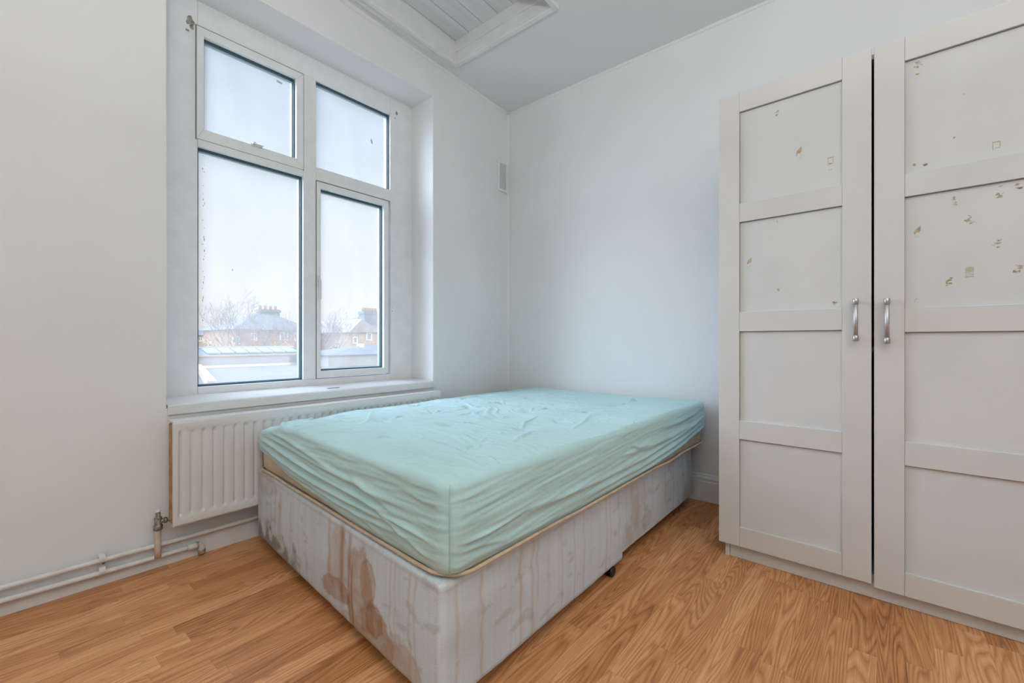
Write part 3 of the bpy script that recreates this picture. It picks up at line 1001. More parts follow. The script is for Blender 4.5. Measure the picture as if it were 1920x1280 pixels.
def door(u0, u1, sl, sr, rails, hu, hz0, hz1, label, z0, z1, lo, hi):
    d = bpy.data.objects.new('door', None)
    COL.objects.link(d)
    d.parent = war
    d.location = (u0, 0, z0)
    d['label'] = label
    yb, yf, yp = -0.003, -0.024, -0.014
    def L_(bm):
        bmesh.ops.translate(bm, verts=bm.verts[:], vec=(-u0, 0, -z0))
        return bm
    # stiles and rails each with tiny joint line
    bm = BM()
    add_box(bm, u0, yf, z0, u0 + sl, yb, z1, 0.0011)
    add_box(bm, u1 - sr, yf, z0, u1, yb, z1, 0.0011)
    for (a, b_) in rails:
        add_box(bm, u0 + sl + 0.0004, yf + 0.0003, a, u1 - sr - 0.0004, yb, b_, 0.0011)
        add_box(bm, u0 + sl + 0.001, yp - 0.0035, a - 0.0022, u1 - sr - 0.001, yb - 0.002, a + 0.0002, 0, 1)
    add_box(bm, u0 + sl - 0.001, yp - 0.006, z0 + 0.01, u0 + sl + 0.001, yb - 0.002, z1 - 0.01, 0, 1)
    f = W_('door_frame', L_(bm), [M['ward'], M['groove']], d)
    # one panel per field with its marks
    rl = sorted(rails)
    for k in range(len(rl) - 1):
        a, b_ = rl[k][1], rl[k + 1][0]
        bm = BM()
        add_box(bm, u0 + sl - 0.003, yp, a - 0.003, u1 - sr + 0.003, yb - 0.002, b_ + 0.003, 0)
        for i, (cu, cz, cw, ch) in enumerate(chips):
            if u0 < cu < u1 and a < cz < b_:
                chip_marks(bm, cu, cz, cw, ch, yp - 0.0005, i)
        W_('door_panel', L_(bm), [M['ward_panel'], M['chip'], M['chip_light'], M['smudge']], d)
    # handle
    bm = BM()
    hy = yf - 0.026
    add_tube(bm, [(hu, hy, hz0 + 0.016), (hu, hy, hz1 - 0.016)], 0.0072, 16, 0)
    for z, s in ((hz0 + 0.010, 1), (hz1 - 0.010, -1)):
        add_lathe(bm, [(0.0075, -0.0105), (0.0092, -0.009), (0.0092, 0.009), (0.0075, 0.0105)], 18, 1, Matrix.Translation((hu, hy, z)))
        add_lathe(bm, [(0.0052, 0.0), (0.0052, 0.020), (0.0085, 0.0225), (0.0085, 0.0265)], 14, 1, Matrix.Translation((hu, hy, z)) @ Matrix.Rotation(-math.pi / 2, 4, 'X'))
    h_ = W_('door_handle', L_(bm), [M['steel'], M['steel_cap']], d)
    h_['label'] = 'brushed steel bar handle'
    return d
door(-0.020, 0.4990, 0.082, 0.085, [(1.918, 2.001), (1.447, 1.525), (0.981, 1.063), (0.521, 0.600), (0.0625, 0.145)], 0.4555, 0.940, 1.094, 'left panelled wardrobe door', 0.0625, 2.001, 0, 0)
door(0.5065, 1.024, 0.082, 0.085, [(1.914, 1.999), (1.441, 1.520), (0.971, 1.054), (0.507, 0.590), (0.0525, 0.133)], 0.542, 0.931, 1.089, 'right panelled wardrobe door with most torn tape marks', 0.0525, 1.999, 0, 0)

# ------------------------------------------------------------------ bed base
def pmesh(name, V, F, mats, parent=None, col=None, smooth=True):
    me = bpy.data.meshes.new(name)
    me.from_pydata([tuple(v) for v in V], [], F)
    if smooth:
        me.polygons.foreach_set('use_smooth', [True] * len(me.polygons))
    for m_ in (mats if isinstance(mats, (list, tuple)) else [mats]):
        me.materials.append(m_)
    if col is not None:
        a = me.color_attributes.new('Col', 'FLOAT_COLOR', 'POINT')
        a.data.foreach_set('color', np.concatenate([col, np.ones((len(col), 1))], 1).astype(np.float32).ravel())
    me.update()
    o = bpy.data.objects.new(name, me)
    COL.objects.link(o)
    if parent is not None:
        o.parent = parent
    return o
M['divan'] = mat_attr('stained_divan_fabric', 0.85, 0.35, 260, 0.15)
M['mattress'] = mat_attr('mattress_ticking', 0.8, 0.35, 200, 0.15)

def smooth_(a, b_, x):
    t = np.clip((x - a) / (b_ - a), 0, 1)
    return t * t * (3 - 2 * t)
def outline(corners, rc, ds, nc=0):
    """rounded polygon perimeter, CCW seen from above -> points, outward normals, (edge index, distance along)"""
    n = len(corners)
    P, Nn, E_, S_ = [], [], [], []
    cs = [np.array(c, float) for c in corners]
    for i in range(n):
        a, b_, c = cs[i], cs[(i + 1) % n], cs[(i + 2) % n]
        d1 = (b_ - a) / np.linalg.norm(b_ - a)
        d2 = (c - b_) / np.linalg.norm(c - b_)
        L1 = np.linalg.norm(b_ - a)
        ang = math.acos(max(-1, min(1, float(d1 @ d2))))
        tn = rc * math.tan(ang / 2)
        n1 = np.array([d1[1], -d1[0]])
        m = max(2, int((L1 - 2 * tn) / ds))
        for k in range(m):
            s = tn + (L1 - 2 * tn) * k / m
            P.append(a + d1 * s); Nn.append(n1); E_.append(i); S_.append(s)
        cen = b_ - d1 * tn - n1 * rc
        mc = nc or max(5, int(rc * ang / ds))
        for k in range(mc):
            th = ang * k / mc
            nn = n1 * math.cos(th) + d1 * math.sin(th)
            P.append(cen + nn * rc); Nn.append(nn)
            E_.append(i if th < ang / 2 else (i + 1) % n)
            S_.append(L1 - tn + rc * th if th < ang / 2 else -rc * (ang - th) + tn)
    return np.array(P), np.array(Nn), np.array(E_), np.array(S_)

BZ0, BZ1 = 0.046, 0.356
base = thing('divan_bed_base', 'stained grey cream fabric divan bed base under the mint sheeted mattress', 'bed base', (-1.49, 1.62, 0.0))
def base_color(edge, s, z, L_, side):
    """s along the side, z height; returns rgb. edge 0 = foot (left->right), 1 = right long side"""
    base_c = np.array([0.67, 0.75, 0.81])
    C_ = np.tile(base_c, (len(s), 1))
    zz_ = (z - BZ0) / (BZ1 - BZ0)
    n1 = fbm(s * 6, z * 6, 3) * 0.5
    C_ *= (1 + 0.10 * n1)[:, None]
    # woven vertical stripes
    st = vnoise(s * 140, np.zeros_like(s), 21)
    C_ *= (1 - 0.07 * np.clip(st, 0, 1))[:, None]
    def mix(mask, col, k=1.0):
        nonlocal C_
        mk = np.clip(mask * k, 0, 1)[:, None]
        C_ = C_ * (1 - mk) + np.array(col) * mk
    def streak(s0, w, z0, z1, col, k):
        wv = s0 + 0.006 * vnoise(z * 22, np.full_like(z, s0 * 9), 5)
        mix(np.exp(-((s - wv) / w) ** 2) * smooth_(z0 - 0.03, z0 + 0.02, z) * (1 - smooth_(z1 - 0.02, z1 + 0.03, z)) * (0.8 + 0.2 * vnoise(s * 20, z * 9, 8)), col, k)
    def stain(s0, z0, rs, rz, col, k, seed, rim=0.3):
        r_ = np.sqrt(((s - s0) / rs) ** 2 + ((z - z0) / rz) ** 2) + 0.45 * fbm(s * 11, z * 11, seed, 5) + 0.12 * fbm(s * 60, z * 60, seed + 3, 3)
        m_ = 1 - smooth_(0.62, 1.02, r_)
        edge_ = np.exp(-((r_ - 0.82) / 0.09) ** 2)
        mix(m_ * (0.62 + 0.38 * fbm(s * 25, z * 25, seed + 1)), col, k)
        mix(edge_, [c * 0.82 for c in col], k * rim)
    tan = (0.50, 0.31, 0.165)
    brown = (0.38, 0.19, 0.085)
    if edge == 0:
        mix(smooth_(-0.1, 0.5, fbm(s * 3.0, z * 4, 31)) * (1 - smooth_(0.75, 1.0, s)), (0.56, 0.49, 0.42), 0.5)
        stain(0.12, 0.31, 0.16, 0.07, tan, 0.45, 11)
        stain(0.84, 0.22, 0.08, 0.11, tan, 0.55, 12)
        stain(1.00, 0.17, 0.085, 0.15, (0.47, 0.275, 0.145), 0.95, 13, 0.5)
        stain(0.83, 0.125, 0.11, 0.048, brown, 0.85, 14, 0.5)
        stain(1.04, 0.22, 0.045, 0.075, brown, 0.6, 15, 0.7)
        stain(1.08, 0.10, 0.10, 0.085, (0.45, 0.265, 0.14), 0.95, 16, 0.5)
        stain(1.21, 0.06, 0.12, 0.09, (0.50, 0.31, 0.18), 0.9, 17, 0.4)
        stain(1.08, 0.12, 0.055, 0.06, brown, 0.7, 19, 0.7)
        stain(0.95, 0.06, 0.10, 0.03, tan, 0.6, 18)
        for s0, w, z0, z1, k in ((0.24, 0.006, 0.12, 0.32, .6), (0.30, 0.016, 0.10, 0.30, .5), (0.78, 0.010, 0.14, 0.34, .7), (0.875, 0.016, 0.10, 0.34, .9), (0.925, 0.010, 0.06, 0.33, .9), (0.945, 0.006, 0.05, 0.25, 1.0), (0.42, 0.008, 0.1, 0.3, .4), (0.19, 0.006, 0.1, 0.3, .4), (1.17, 0.004, 0.05, 0.33, .5), (1.195, 0.003, 0.05, 0.33, .45), (1.265, 0.006, 0.05, 0.33, .5), (1.29, 0.003, 0.05, 0.33, .45)):
            streak(s0, w, z0, z1, tan if k < .85 else brown, k)
        # grey mould low on the left
        md = smooth_(-0.10, 0.60, fbm(s * 22, z * 22, 41, 5) + 0.75 * np.exp(-((z - 0.075) / 0.055) ** 2) * (1 - smooth_(0.45, 0.72, s)) - 0.28)
        mix(md * (1 - smooth_(0.5, 0.75, s)) * (1 - smooth_(0.13, 0.24, z)), (0.20, 0.175, 0.13), 0.75)
    else:
        mix(smooth_(0.0, 0.5, fbm(s * 2.6, z * 5, 33)), (0.50, 0.42, 0.33), 0.35)
        for s0 in (0.05, 0.14, 0.30, 0.305, 0.36, 0.385, 0.52, 0.60, 0.66, 0.83, 0.86, 0.93, 1.08, 1.22, 1.31, 1.47, 1.58, 1.72):
            streak(s0, 0.003 + 0.004 * ((s0 * 97) % 1), 0.05 if (s0 * 13) % 1 > .4 else 0.16, 0.34, tan, 0.35 + 0.25 * ((s0 * 41) % 1))
        stain(1.12, 0.19, 0.05, 0.08, tan, 0.45, 51)
        stain(1.24, 0.13, 0.06, 0.06, tan, 0.40, 52)
        stain(1.05, 0.10, 0.04, 0.05, tan, 0.35, 53)
        mix(smooth_(1.2, 1.85, s) * smooth_(-0.2, 0.5, fbm(s * 9, z * 5, 35)), (0.44, 0.36, 0.22), 0.55)
    # scuffs
    sc = smooth_(0.26, 0.50, fbm(s * 14 + z * 9, z * 30 - s * 6, 61, 5))
    mix(sc, (0.42, 0.37, 0.32), 0.35)
    # quilting seams
    mix(np.exp(-((z - (BZ1 - 0.022)) / 0.0025) ** 2), (0.38, 0.30, 0.22), 0.35)
    mix(np.exp(-((z - (BZ0 + 0.012)) / 0.004) ** 2), (0.30, 0.25, 0.20), 0.4)
    return np.clip(C_, 0.02, 0.9)
def base_section(corners, z0, z1, s_off, ds, name_label):
    P, Nn, E_, S_ = outline(corners, 0.018, ds)
    n = len(P)
    zs_ = np.concatenate([[z0 + 0.004], np.linspace(z0 + 0.008, z1 - 0.012, 70), [z1 - 0.006, z1 - 0.001]])
    V, Cc = [], []
    for j, z in enumerate(zs_):
        inset = 0.004 if j == 0 else (0.0 if j < len(zs_) - 2 else (0.002 if j == len(zs_) - 2 else 0.010))
        zz_ = np.full(n, z)
        sg = S_ + np.where(E_ == 1, s_off, 0)
        bulge = 0.0035 * fbm(sg * 5 + E_ * 7, zz_ * 6, 71) + 0.0012 * fbm(sg * 40 + E_ * 7, zz_ * 20, 73)
        bulge += 0.0018 * np.cos((z - 0.2) * 18)
        q = P + Nn * (bulge - inset)[:, None]
        V.append(np.column_stack([q, zz_ + 0.0 * sg]))
        c0 = base_color(0, S_, zz_, 1.4, 0)
        c1 = base_color(1, sg, zz_, 1.87, 1)
        Cc.append(np.where((E_ == 0)[:, None], c0, c1))
    V = np.concatenate(V)
    Cc = np.concatenate(Cc)
    F = []
    for j in range(len(zs_) - 1):
        for i in range(n):
            F.append((j * n + i, j * n + (i + 1) % n, (j + 1) * n + (i + 1) % n, (j + 1) * n + i))
    F.append(tuple(range(n - 1, -1, -1)))
    F.append(tuple(range((len(zs_) - 1) * n, len(zs_) * n)))
    o = pmesh('base_section', V, F, M['divan'], base, Cc)
    recenter(base, o)
    o['label'] = name_label
    return o
A0, A1 = (-2.195, 0.803), (-0.797, 0.694)
base_section([A0, A1, (-0.797, 1.675), (-2.195, 1.675)], BZ0, BZ1, 0.0, 0.0045, 'foot half of the divan base with brown water stains')
base_section([(-2.190, 1.679), (-0.809, 1.679), (-0.809, 2.575), (-2.190, 2.575)], BZ0 + 0.012, BZ1 - 0.003, 0.985, 0.006, 'head half of the divan base')
# castors
def castor(x, y):
    bm = BM()
    for s in (-1, 1):
        add_lathe(bm, [(0.006, -0.006), (0.019, -0.006), (0.0215, -0.003), (0.0215, 0.003), (0.019, 0.006), (0.006, 0.006)], 20, 0,
                  Matrix.Translation((x + s * 0.010, y, 0.0218)) @ Matrix.Rotation(math.pi / 2, 4, 'Y'))
    add_box(bm, x - 0.0035, y - 0.018, 0.015, x + 0.0035, y + 0.014, 0.046, 0.002)
    add_tube(bm, [(x, y, 0.03), (x, y, 0.052)], 0.009, 10)
    o = obj('castor', bm, M['castor'], base)
    recenter(base, o)
    o['label'] = 'black plastic twin wheel castor'
for x, y in ((-0.822, 1.600), (-2.12, 1.600), (-0.90, 0.82), (-2.08, 0.90), (-0.90, 2.48), (-2.10, 2.48)):
    castor(x, y)

# ------------------------------------------------------------------ mattress
MC = [(-2.180, 0.808), (-0.786, 0.712), (-0.772, 2.665), (-2.172, 2.672)]
mat_ = thing('mattress', 'worn cream mattress with piped edge lying on the divan base', 'mattress', (-1.48, 1.68, 0.357))
P, Nn, E_, S_ = outline(MC, 0.075, 0.008)
n = len(P)
prof = [(-0.030, 0.359), (-0.006, 0.361), (0.002, 0.375), (0.004, 0.42), (0.002, 0.46), (-0.003, 0.49), (-0.012, 0.505), (-0.035, 0.515), (-0.10, 0.52)]
V, Cc = [], []
for o_, z in prof:
    zz_ = np.full(n, z) + 0.0
    # the far right corner and the left foot corner show the bare ticking
    q = P + Nn * (o_ + 0.002 * fbm(S_ * 8, zz_ * 8, 81))[:, None]
    V.append(np.column_stack([q, zz_]))
    cc = np.tile(np.array([0.66, 0.56, 0.43]), (n, 1))
    cc *= (1 + 0.25 * fbm(S_ * 14 + E_, zz_ * 30, 83))[:, None]
    yel = smooth_(0.0, 0.35, fbm(S_ * 20 + E_ * 3, zz_ * 40, 85))[:, None] * 0.6
    cc = cc * (1 - yel) + np.array([0.52, 0.46, 0.30]) * yel
    Cc.append(cc)
V = np.concatenate(V); Cc = np.concatenate(Cc)
F = [(j * n + i, j * n + (i + 1) % n, (j + 1) * n + (i + 1) % n, (j + 1) * n + i) for j in range(len(prof) - 1) for i in range(n)]
F.append(tuple(range(n - 1, -1, -1)))
F.append(tuple(range((len(prof) - 1) * n, len(prof) * n)))
o = pmesh('ticking', V, F, M['mattress'], mat_, Cc); recenter(mat_, o)
M['piping'] = mat_plain('cream_piping', (0.66, 0.52, 0.37), 0.7, var=0.2, vscale=30)
bm = BM()
pts = []
for i in range(0, n, 3):
    s = S_[i]
    zw = 0.364 + 0.004 * float(vnoise(np.array(s * 5.0), np.array(float(E_[i])), 91))
    pts.append(Vector((*(P[i] + Nn[i] * 0.008), zw)))
pts.append(pts[0].copy())
add_tube(bm, pts, 0.0055, 8, 0, False)
o = obj('piping', bm, M['piping'], mat_); recenter(mat_, o)

# ------------------------------------------------------------------ fitted sheet
def sheet_mat():
    m, nt, b = new_mat('mint_cotton_sheet')
    N, L = nt.nodes, nt.links.new
    b.inputs['Base Color'].default_value = (0.52, 0.76, 0.73, 1)
    b.inputs['Roughness'].default_value = 0.75
    b.inputs['Specular IOR Level'].default_value = 0.25
    b.inputs['Sheen Weight'].default_value = 0.15
    tc = N.new('ShaderNodeTexCoord')
    n1 = N.new('ShaderNodeTexNoise')
    n1.inputs['Scale'].default_value = 4
    n1.inputs['Detail'].default_value = 6
    L(tc.outputs['Object'], n1.inputs['Vector'])
    r = N.new('ShaderNodeValToRGB')
    r.color_ramp.elements[0].position = 0.30
    r.color_ramp.elements[0].color = (0.49, 0.71, 0.705, 1)
    r.color_ramp.elements[1].position = 0.72
    r.color_ramp.elements[1].color = (0.54, 0.77, 0.775, 1)
    L(n1.outputs[0], r.inputs[0])
    L(r.outputs[0], b.inputs['Base Color'])
    n2 = N.new('ShaderNodeTexNoise')
    n2.inputs['Scale'].default_value = 22
    n2.inputs['Detail'].default_value = 5
    n2.inputs['Distortion'].default_value = 1.2
    mp = N.new('ShaderNodeMapping')
    mp.inputs['Scale'].default_value = (1.0, 0.55, 1.0)
    L(tc.outputs['Object'], mp.inputs[0])
    L(mp.outputs[0], n2.inputs['Vector'])
    bp = N.new('ShaderNodeBump')
    bp.inputs['Strength'].default_value = 0.30
    bp.inputs['Distance'].default_value = 0.006
    L(n2.outputs[0], bp.inputs['Height'])
    L(bp.outputs[0], b.inputs['Normal'])
    return m
M['sheet'] = sheet_mat()
SC = [(-2.184, 0.800), (-0.780, 0.704), (-0.764, 2.672), (-2.178, 2.680)]
NU, NV = 300, 410
def loop_by_counts(corners, rc, counts):
    P0, N0, E0, S0 = outline(corners, rc, 0.004)
    m = len(P0)
    # start at the middle of the first corner
    st = int(np.argmin(np.linalg.norm(P0 - np.array(corners[0]), axis=1)))
    P0, N0 = np.roll(P0, -st, 0), np.roll(N0, -st, 0)
    P1 = np.vstack([P0, P0[:1]]); N1 = np.vstack([N0, N0[:1]])
    cum = np.concatenate([[0], np.cumsum(np.linalg.norm(np.diff(P1, axis=0), axis=1))])
    brk = [0.0]
    for c in corners[1:]:
        brk.append(cum[int(np.argmin(np.linalg.norm(P0 - np.array(c), axis=1)))])
    brk.append(cum[-1])
    Pq, Nq, Eq, Sq = [], [], [], []
    for e in range(4):
        a = brk[e] + (brk[e + 1] - brk[e]) * np.arange(counts[e]) / counts[e]
        Pq.append(np.column_stack([np.interp(a, cum, P1[:, k]) for k in (0, 1)]))
        nn = np.column_stack([np.interp(a, cum, N1[:, k]) for k in (0, 1)])
        Nq.append(nn / np.linalg.norm(nn, axis=1)[:, None])
        Eq.append(np.full(counts[e], e)); Sq.append(a - brk[e])
    return np.vstack(Pq), np.vstack(Nq), np.concatenate(Eq), np.concatenate(Sq)
P, Nn, E_, S_ = loop_by_counts(SC, 0.045, [NU, NV, NU, NV])
n = len(P)
LF = np.linalg.norm(np.array(SC[1]) - np.array(SC[0]))
LR = np.linalg.norm(np.array(SC[2]) - np.array(SC[1]))
# hem height round the mattress
hem = np.full(n, 0.372)
f_ = E_ == 0
hem[f_] = np.interp(S_[f_], [0, 0.06, 0.36, 0.64, 0.85, 1.1, 1.35, LF], [0.452, 0.440, 0.394, 0.379, 0.366, 0.366, 0.370, 0.373])
f_ = E_ == 1
hem[f_] = np.interp(S_[f_], [0, 0.3, 0.8, 1.2, 1.45, 1.75, 1.92, LR], [0.373, 0.366, 0.368, 0.370, 0.376, 0.412, 0.436, 0.446])
f_ = E_ == 2
hem[f_] = np.interp(S_[f_], [0, 0.3, LF], [0.446, 0.42, 0.42])
f_ = E_ == 3
hem[f_] = np.interp(S_[f_], [0, 1.2, LR], [0.42, 0.40, 0.452])
def top_z(x, y):
    z = 0.590 + 0 * x
    z -= 0.028 * (1 - smooth_(-2.19, -1.90, x))
    z += 0.010 * smooth_(-1.3, -0.85, x) * (1 - smooth_(0.8, 1.4, y))
    z -= 0.022 * (1 - smooth_(0.0, 0.5, np.hypot(x + 2.19, y - 0.80)))
    z += 0.006 * np.sin(x * 3.1) * np.sin(y * 2.3)
    return z
def ridge(x, y, pts, w, amp, asym=0.0):
    """raised line along a polyline in the xy plane"""
    best = np.full(x.shape, 1e9)
    sgn = np.zeros(x.shape)
    tt = np.zeros(x.shape)
    m = len(pts) - 1
    for k in range(m):
        a = np.array(pts[k]); b_ = np.array(pts[k + 1])
        d = b_ - a
        t = np.clip(((x - a[0]) * d[0] + (y - a[1]) * d[1]) / (d @ d), 0, 1)
        dx, dy = x - a[0] - t * d[0], y - a[1] - t * d[1]
        dd = np.hypot(dx, dy)
        cr = d[0] * dy - d[1] * dx
        u = dd < best
        best = np.where(u, dd, best)
        sgn = np.where(u, np.sign(cr), sgn)
        tt = np.where(u, (k + t) / m, tt)
    taper = np.sin(np.pi * np.clip(tt, 0.0, 1.0)) ** 0.8
    ww = w * (1 + asym * sgn)
    return amp * taper * np.exp(-(best / ww) ** 2)
TUFT = [(x + 0.02 * math.sin(7 * x + 3 * y), y + 0.025 * math.cos(5 * x + 2 * y)) for i, x in enumerate((-1.95, -1.66, -1.37, -1.08)) for y in [0.98 + 0.27 * k + (0.13 if i % 2 else 0) for k in range(6)]]
rs = random.Random(12)
PUCK = []
for (tx, ty) in TUFT:
    for k in range(rs.randint(3, 6)):
        a_ = rs.uniform(0, 2 * math.pi)
        if rs.random() < .6:
            a_ = rs.uniform(0.5, 1.3) + (math.pi if rs.random() < .5 else 0)
        l = rs.uniform(0.05, 0.13)
        b_ = a_ + rs.uniform(-.35, .35)
        PUCK.append(([(tx + 0.012 * math.cos(a_), ty + 0.012 * math.sin(a_)), (tx + l * .55 * math.cos(a_), ty + l * .55 * math.sin(a_)), (tx + l * math.cos(b_), ty + l * math.sin(b_))], rs.uniform(0.0045, 0.009), rs.uniform(0.0035, 0.0080)))
def top_h(x, y):
    h = 0.0075 * fbm(x * 3.2, y * 3.2, 101, 3)
    # soft long wrinkles lying across the bed
    w1 = 1 - np.abs(fbm(x * 5 + 0.6 * vnoise(x * 2, y * 2, 7), y * 11 + 1.5 * vnoise(x * 3, y * 3, 8), 103, 3)) * 3.2
    h += 0.0075 * np.clip(w1, 0, 1) ** 2.0 * (0.5 + 0.5 * vnoise(x * 2.5, y * 2.5, 109))
    w2 = 1 - np.abs(fbm(x * 16 + y * 8, y * 18 - x * 9, 105, 2)) * 3.4
    h += 0.0032 * np.clip(w2, 0, 1) ** 2 * np.clip(0.4 + vnoise(x * 4, y * 4, 111), 0, 1)
    for tx, ty in TUFT:
        d = np.hypot(x - tx, y - ty)
        h -= 0.013 * np.exp(-(d / 0.045) ** 2)
    for pts, w, a in PUCK:
        h += ridge(x, y, pts, w, a)
    return h
def fl(px, py, z=0.59):
    t = (HC - z) * FPX / (py - 639)
    r = ray(px) * t
    return (float(r[0]), float(r[1]))
CREASE = [
          ([fl(545, 781), fl(527, 795), fl(520, 815)], 0.012, 0.014),
          ([fl(500, 786), fl(560, 784), fl(620, 778)], 0.014, 0.010),
          ([fl(955, 836), fl(985, 818), fl(1010, 806)], 0.008, 0.007),
          ([fl(975, 812), fl(985, 790), fl(1010, 778)], 0.008, 0.006),
          ([fl(1070, 806), fl(1090, 795), fl(1110, 776)], 0.008, 0.006),
          ([fl(868, 752), fl(884, 760), fl(900, 764)], 0.010, 0.006),
          ([fl(700, 760), fl(690, 790), fl(640, 808)], 0.010, 0.004)]
def fold(x, y, pts, lip, depth, wf, wn):
    """sharp fold: a soft lip on the near side dropping into a hollow on the far side"""
    best = np.full(x.shape, 1e9); sd = np.zeros(x.shape); tt = np.zeros(x.shape)
    m = len(pts) - 1
    for k in range(m):
        a = np.array(pts[k]); b_ = np.array(pts[k + 1]); d = b_ - a
        t = np.clip(((x - a[0]) * d[0] + (y - a[1]) * d[1]) / (d @ d), 0, 1)
        dx, dy = x - a[0] - t * d[0], y - a[1] - t * d[1]
        dd = np.hypot(dx, dy)
        c = (d[0] * dy - d[1] * dx) / np.linalg.norm(d)
        w_ = dd < best
        best = np.where(w_, dd, best); sd = np.where(w_, c, sd); tt = np.where(w_, (k + t) / m, tt)
    tp = np.sin(np.pi * np.clip(tt, 0, 1)) ** 0.7
    along = np.clip(1 - (np.sqrt(np.maximum(best ** 2 - sd ** 2, 0)) / 0.03), 0, 1)
    near = np.clip(-sd, 0, None); far = np.clip(sd, 0, None)
    st = smooth_(-0.001, 0.006, sd)
    return tp * along * ((1 - st) * lip * np.exp(-(near / wn) ** 2) - st * (depth * np.exp(-(far / wf) ** 1.5) + 0.45 * depth * np.exp(-(far / 0.012) ** 2)))
def big_h(x, y):
    h = fold(x, y, [fl(768, 817), fl(800, 827), fl(845, 841), fl(888, 859)], 0.009, 0.027, 0.075, 0.035)
    h = h + fold(x, y, [fl(880, 857), fl(910, 860), fl(975, 865)], 0.002, 0.006, 0.04, 0.03)
    h = h + fold(x, y, [fl(560, 781), fl(620, 789), fl(690, 804), fl(760, 818)], 0.005, 0.009, 0.05, 0.05)
    h = h + fold(x, y, [fl(575, 797), fl(640, 806), fl(700, 822), fl(760, 842)], 0.004, 0.006, 0.05, 0.05)
    for pts, w, a in CREASE:
        h = h + ridge(x, y, pts, w, a, 0.35)
    return h
# folds on the foot side: fans between the left corner and the middle of the right corner
FO = [([(0.0, .535), (0.35, .520), (0.75, .505), (1.10, .500), (1.30, .498)], .010, .008),
      ([(0.0, .505), (0.30, .487), (0.70, .470), (1.05, .466), (1.34, .476)], .009, .011),
      ([(0.03, .475), (0.30, .452), (0.65, .436), (1.00, .438), (1.30, .452)], .009, .012),
      ([(0.10, .448), (0.40, .425), (0.80, .412), (1.10, .418), (1.34, .440)], .008, .009),
      ([(0.05, .555), (0.30, .548), (0.60, .530), (0.80, .510)], .009, .007),
      ([(0.45, .500), (0.70, .486), (0.95, .480)], .006, .006),
      ([(1.00, .470), (1.14, .445), (1.26, .418), (1.33, .402)], .007, .007),
      ([(1.08, .455), (1.22, .452), (1.34, .446)], .005, .008),
      ([(0.90, .520), (1.06, .492), (1.20, .470)], .008, .006),
      ([(0.25, .415), (0.60, .398), (1.00, .392)], .008, .006),
      ([(0.85, .430), (1.02, .402), (1.12, .385)], .007, .005),
      ([(1.22, .540), (1.30, .536), (1.38, .545)], .005, .003)]
# folds on the long right side: fan out of the far corner
FR = [([(0.25, .448), (0.7, .438), (1.2, .446), (1.6, .470), (1.96, .505)], .009, .007),
      ([(0.60, .405), (1.05, .408), (1.45, .432), (1.75, .462), (1.96, .482)], .009, .010),
      ([(0.75, .382), (1.15, .388), (1.50, .410), (1.78, .438), (1.96, .462)], .008, .010),
      ([(0.80, .500), (1.10, .478), (1.40, .478), (1.70, .492), (1.96, .520)], .010, .008),
      ([(0.95, .520), (1.02, .500), (1.16, .490)], .010, .008),
      ([(0.0, .447), (0.12, .446), (0.26, .456)], .006, .010),
      ([(0.0, .428), (0.10, .420), (0.20, .400)], .006, .005),
      ([(0.10, .470), (0.35, .455), (0.60, .445)], .012, .005),
      ([(1.35, .455), (1.60, .475), (1.85, .505)], .006, .006),
      ([(1.2, .540), (1.5, .535), (1.85, .545)], .010, .005),
      ([(0.02, .400), (0.2, .392), (0.5, .386)], .009, .004)]
def side_o(e, s, z):
    o_ = 0.004 * fbm(s * 4 + e * 9, z * 10, 121, 3)
    for en, FL_ in ((0, FO), (1, FR)):
        msk = e == en
        if not msk.any():
            continue
        ss, zz_ = s[msk], z[msk]
        add = np.zeros(ss.shape)
        for pts, w, a in FL_:
            add += ridge(ss, zz_, pts, w, a, 0.3)
            add -= ridge(ss, zz_ + w * 1.9, pts, w, a * 0.35)
        # fine gathers
        if en == 0:
            add += 0.0012 * vnoise(ss * 9, (zz_ - 0.05 * ss) * 150, 131) + 0.0016 * vnoise(ss * 5, (zz_ + 0.04 * ss) * 85, 133)
        else:
            add += 0.0011 * vnoise(ss * 8, (zz_ - 0.05 * ss) * 150, 135) + 0.0018 * vnoise(ss * 4, (zz_ - 0.07 * ss) * 85, 137)
        Le = LF if en == 0 else LR
        o_[msk] += add * (0.35 + 0.65 * smooth_(0.0, 0.07, ss)) * (0.35 + 0.65 * smooth_(0.0, 0.07, Le - ss))
    return o_
rows = []
# profile rows: hem (with elastic) up the side, round the edge
NS = 58
SR = 0.021
Ztop_edge = top_z(P[:, 0], P[:, 1])
V = []
def sheet_row(t):
    """t in 0..1 : side; returns xyz"""
    zt = Ztop_edge - SR
    z = hem + (zt - hem) * t
    o_ = side_o(E_, S_, z) * (0.35 + 0.65 * smooth_(0, 0.12, np.full(n, t)))
    o_ = o_ + 0.006 * np.sin(np.pi * np.clip(t, 0, 1)) + 0.003
    tight = -0.008 * (1 - smooth_(0, 0.10, np.full(n, t)))
    return np.column_stack([P + Nn * (o_ + tight)[:, None], z])
# turned-under hem
h0 = sheet_row(0.0)
h0[:, :2] -= Nn * 0.006
h0[:, 2] += 0.006
V.append(h0)
for k in range(NS + 1):
    V.append(sheet_row(k / NS))
side_top = side_o(E_, S_, Ztop_edge - SR) + 0.003
# quarter round edge
NA = 10
for k in range(1, NA + 1):
    a_ = math.pi / 2 * k / NA
    w = 1 - k / NA
    q = P + Nn * (side_top * w - SR * (1 - math.cos(a_)))[:, None]
    z = Ztop_edge - SR + SR * math.sin(a_)
    z = z + (top_h(q[:, 0], q[:, 1]) + big_h(q[:, 0], q[:, 1])) * (1 - w) ** 1.0
    V.append(np.column_stack([q, z]))
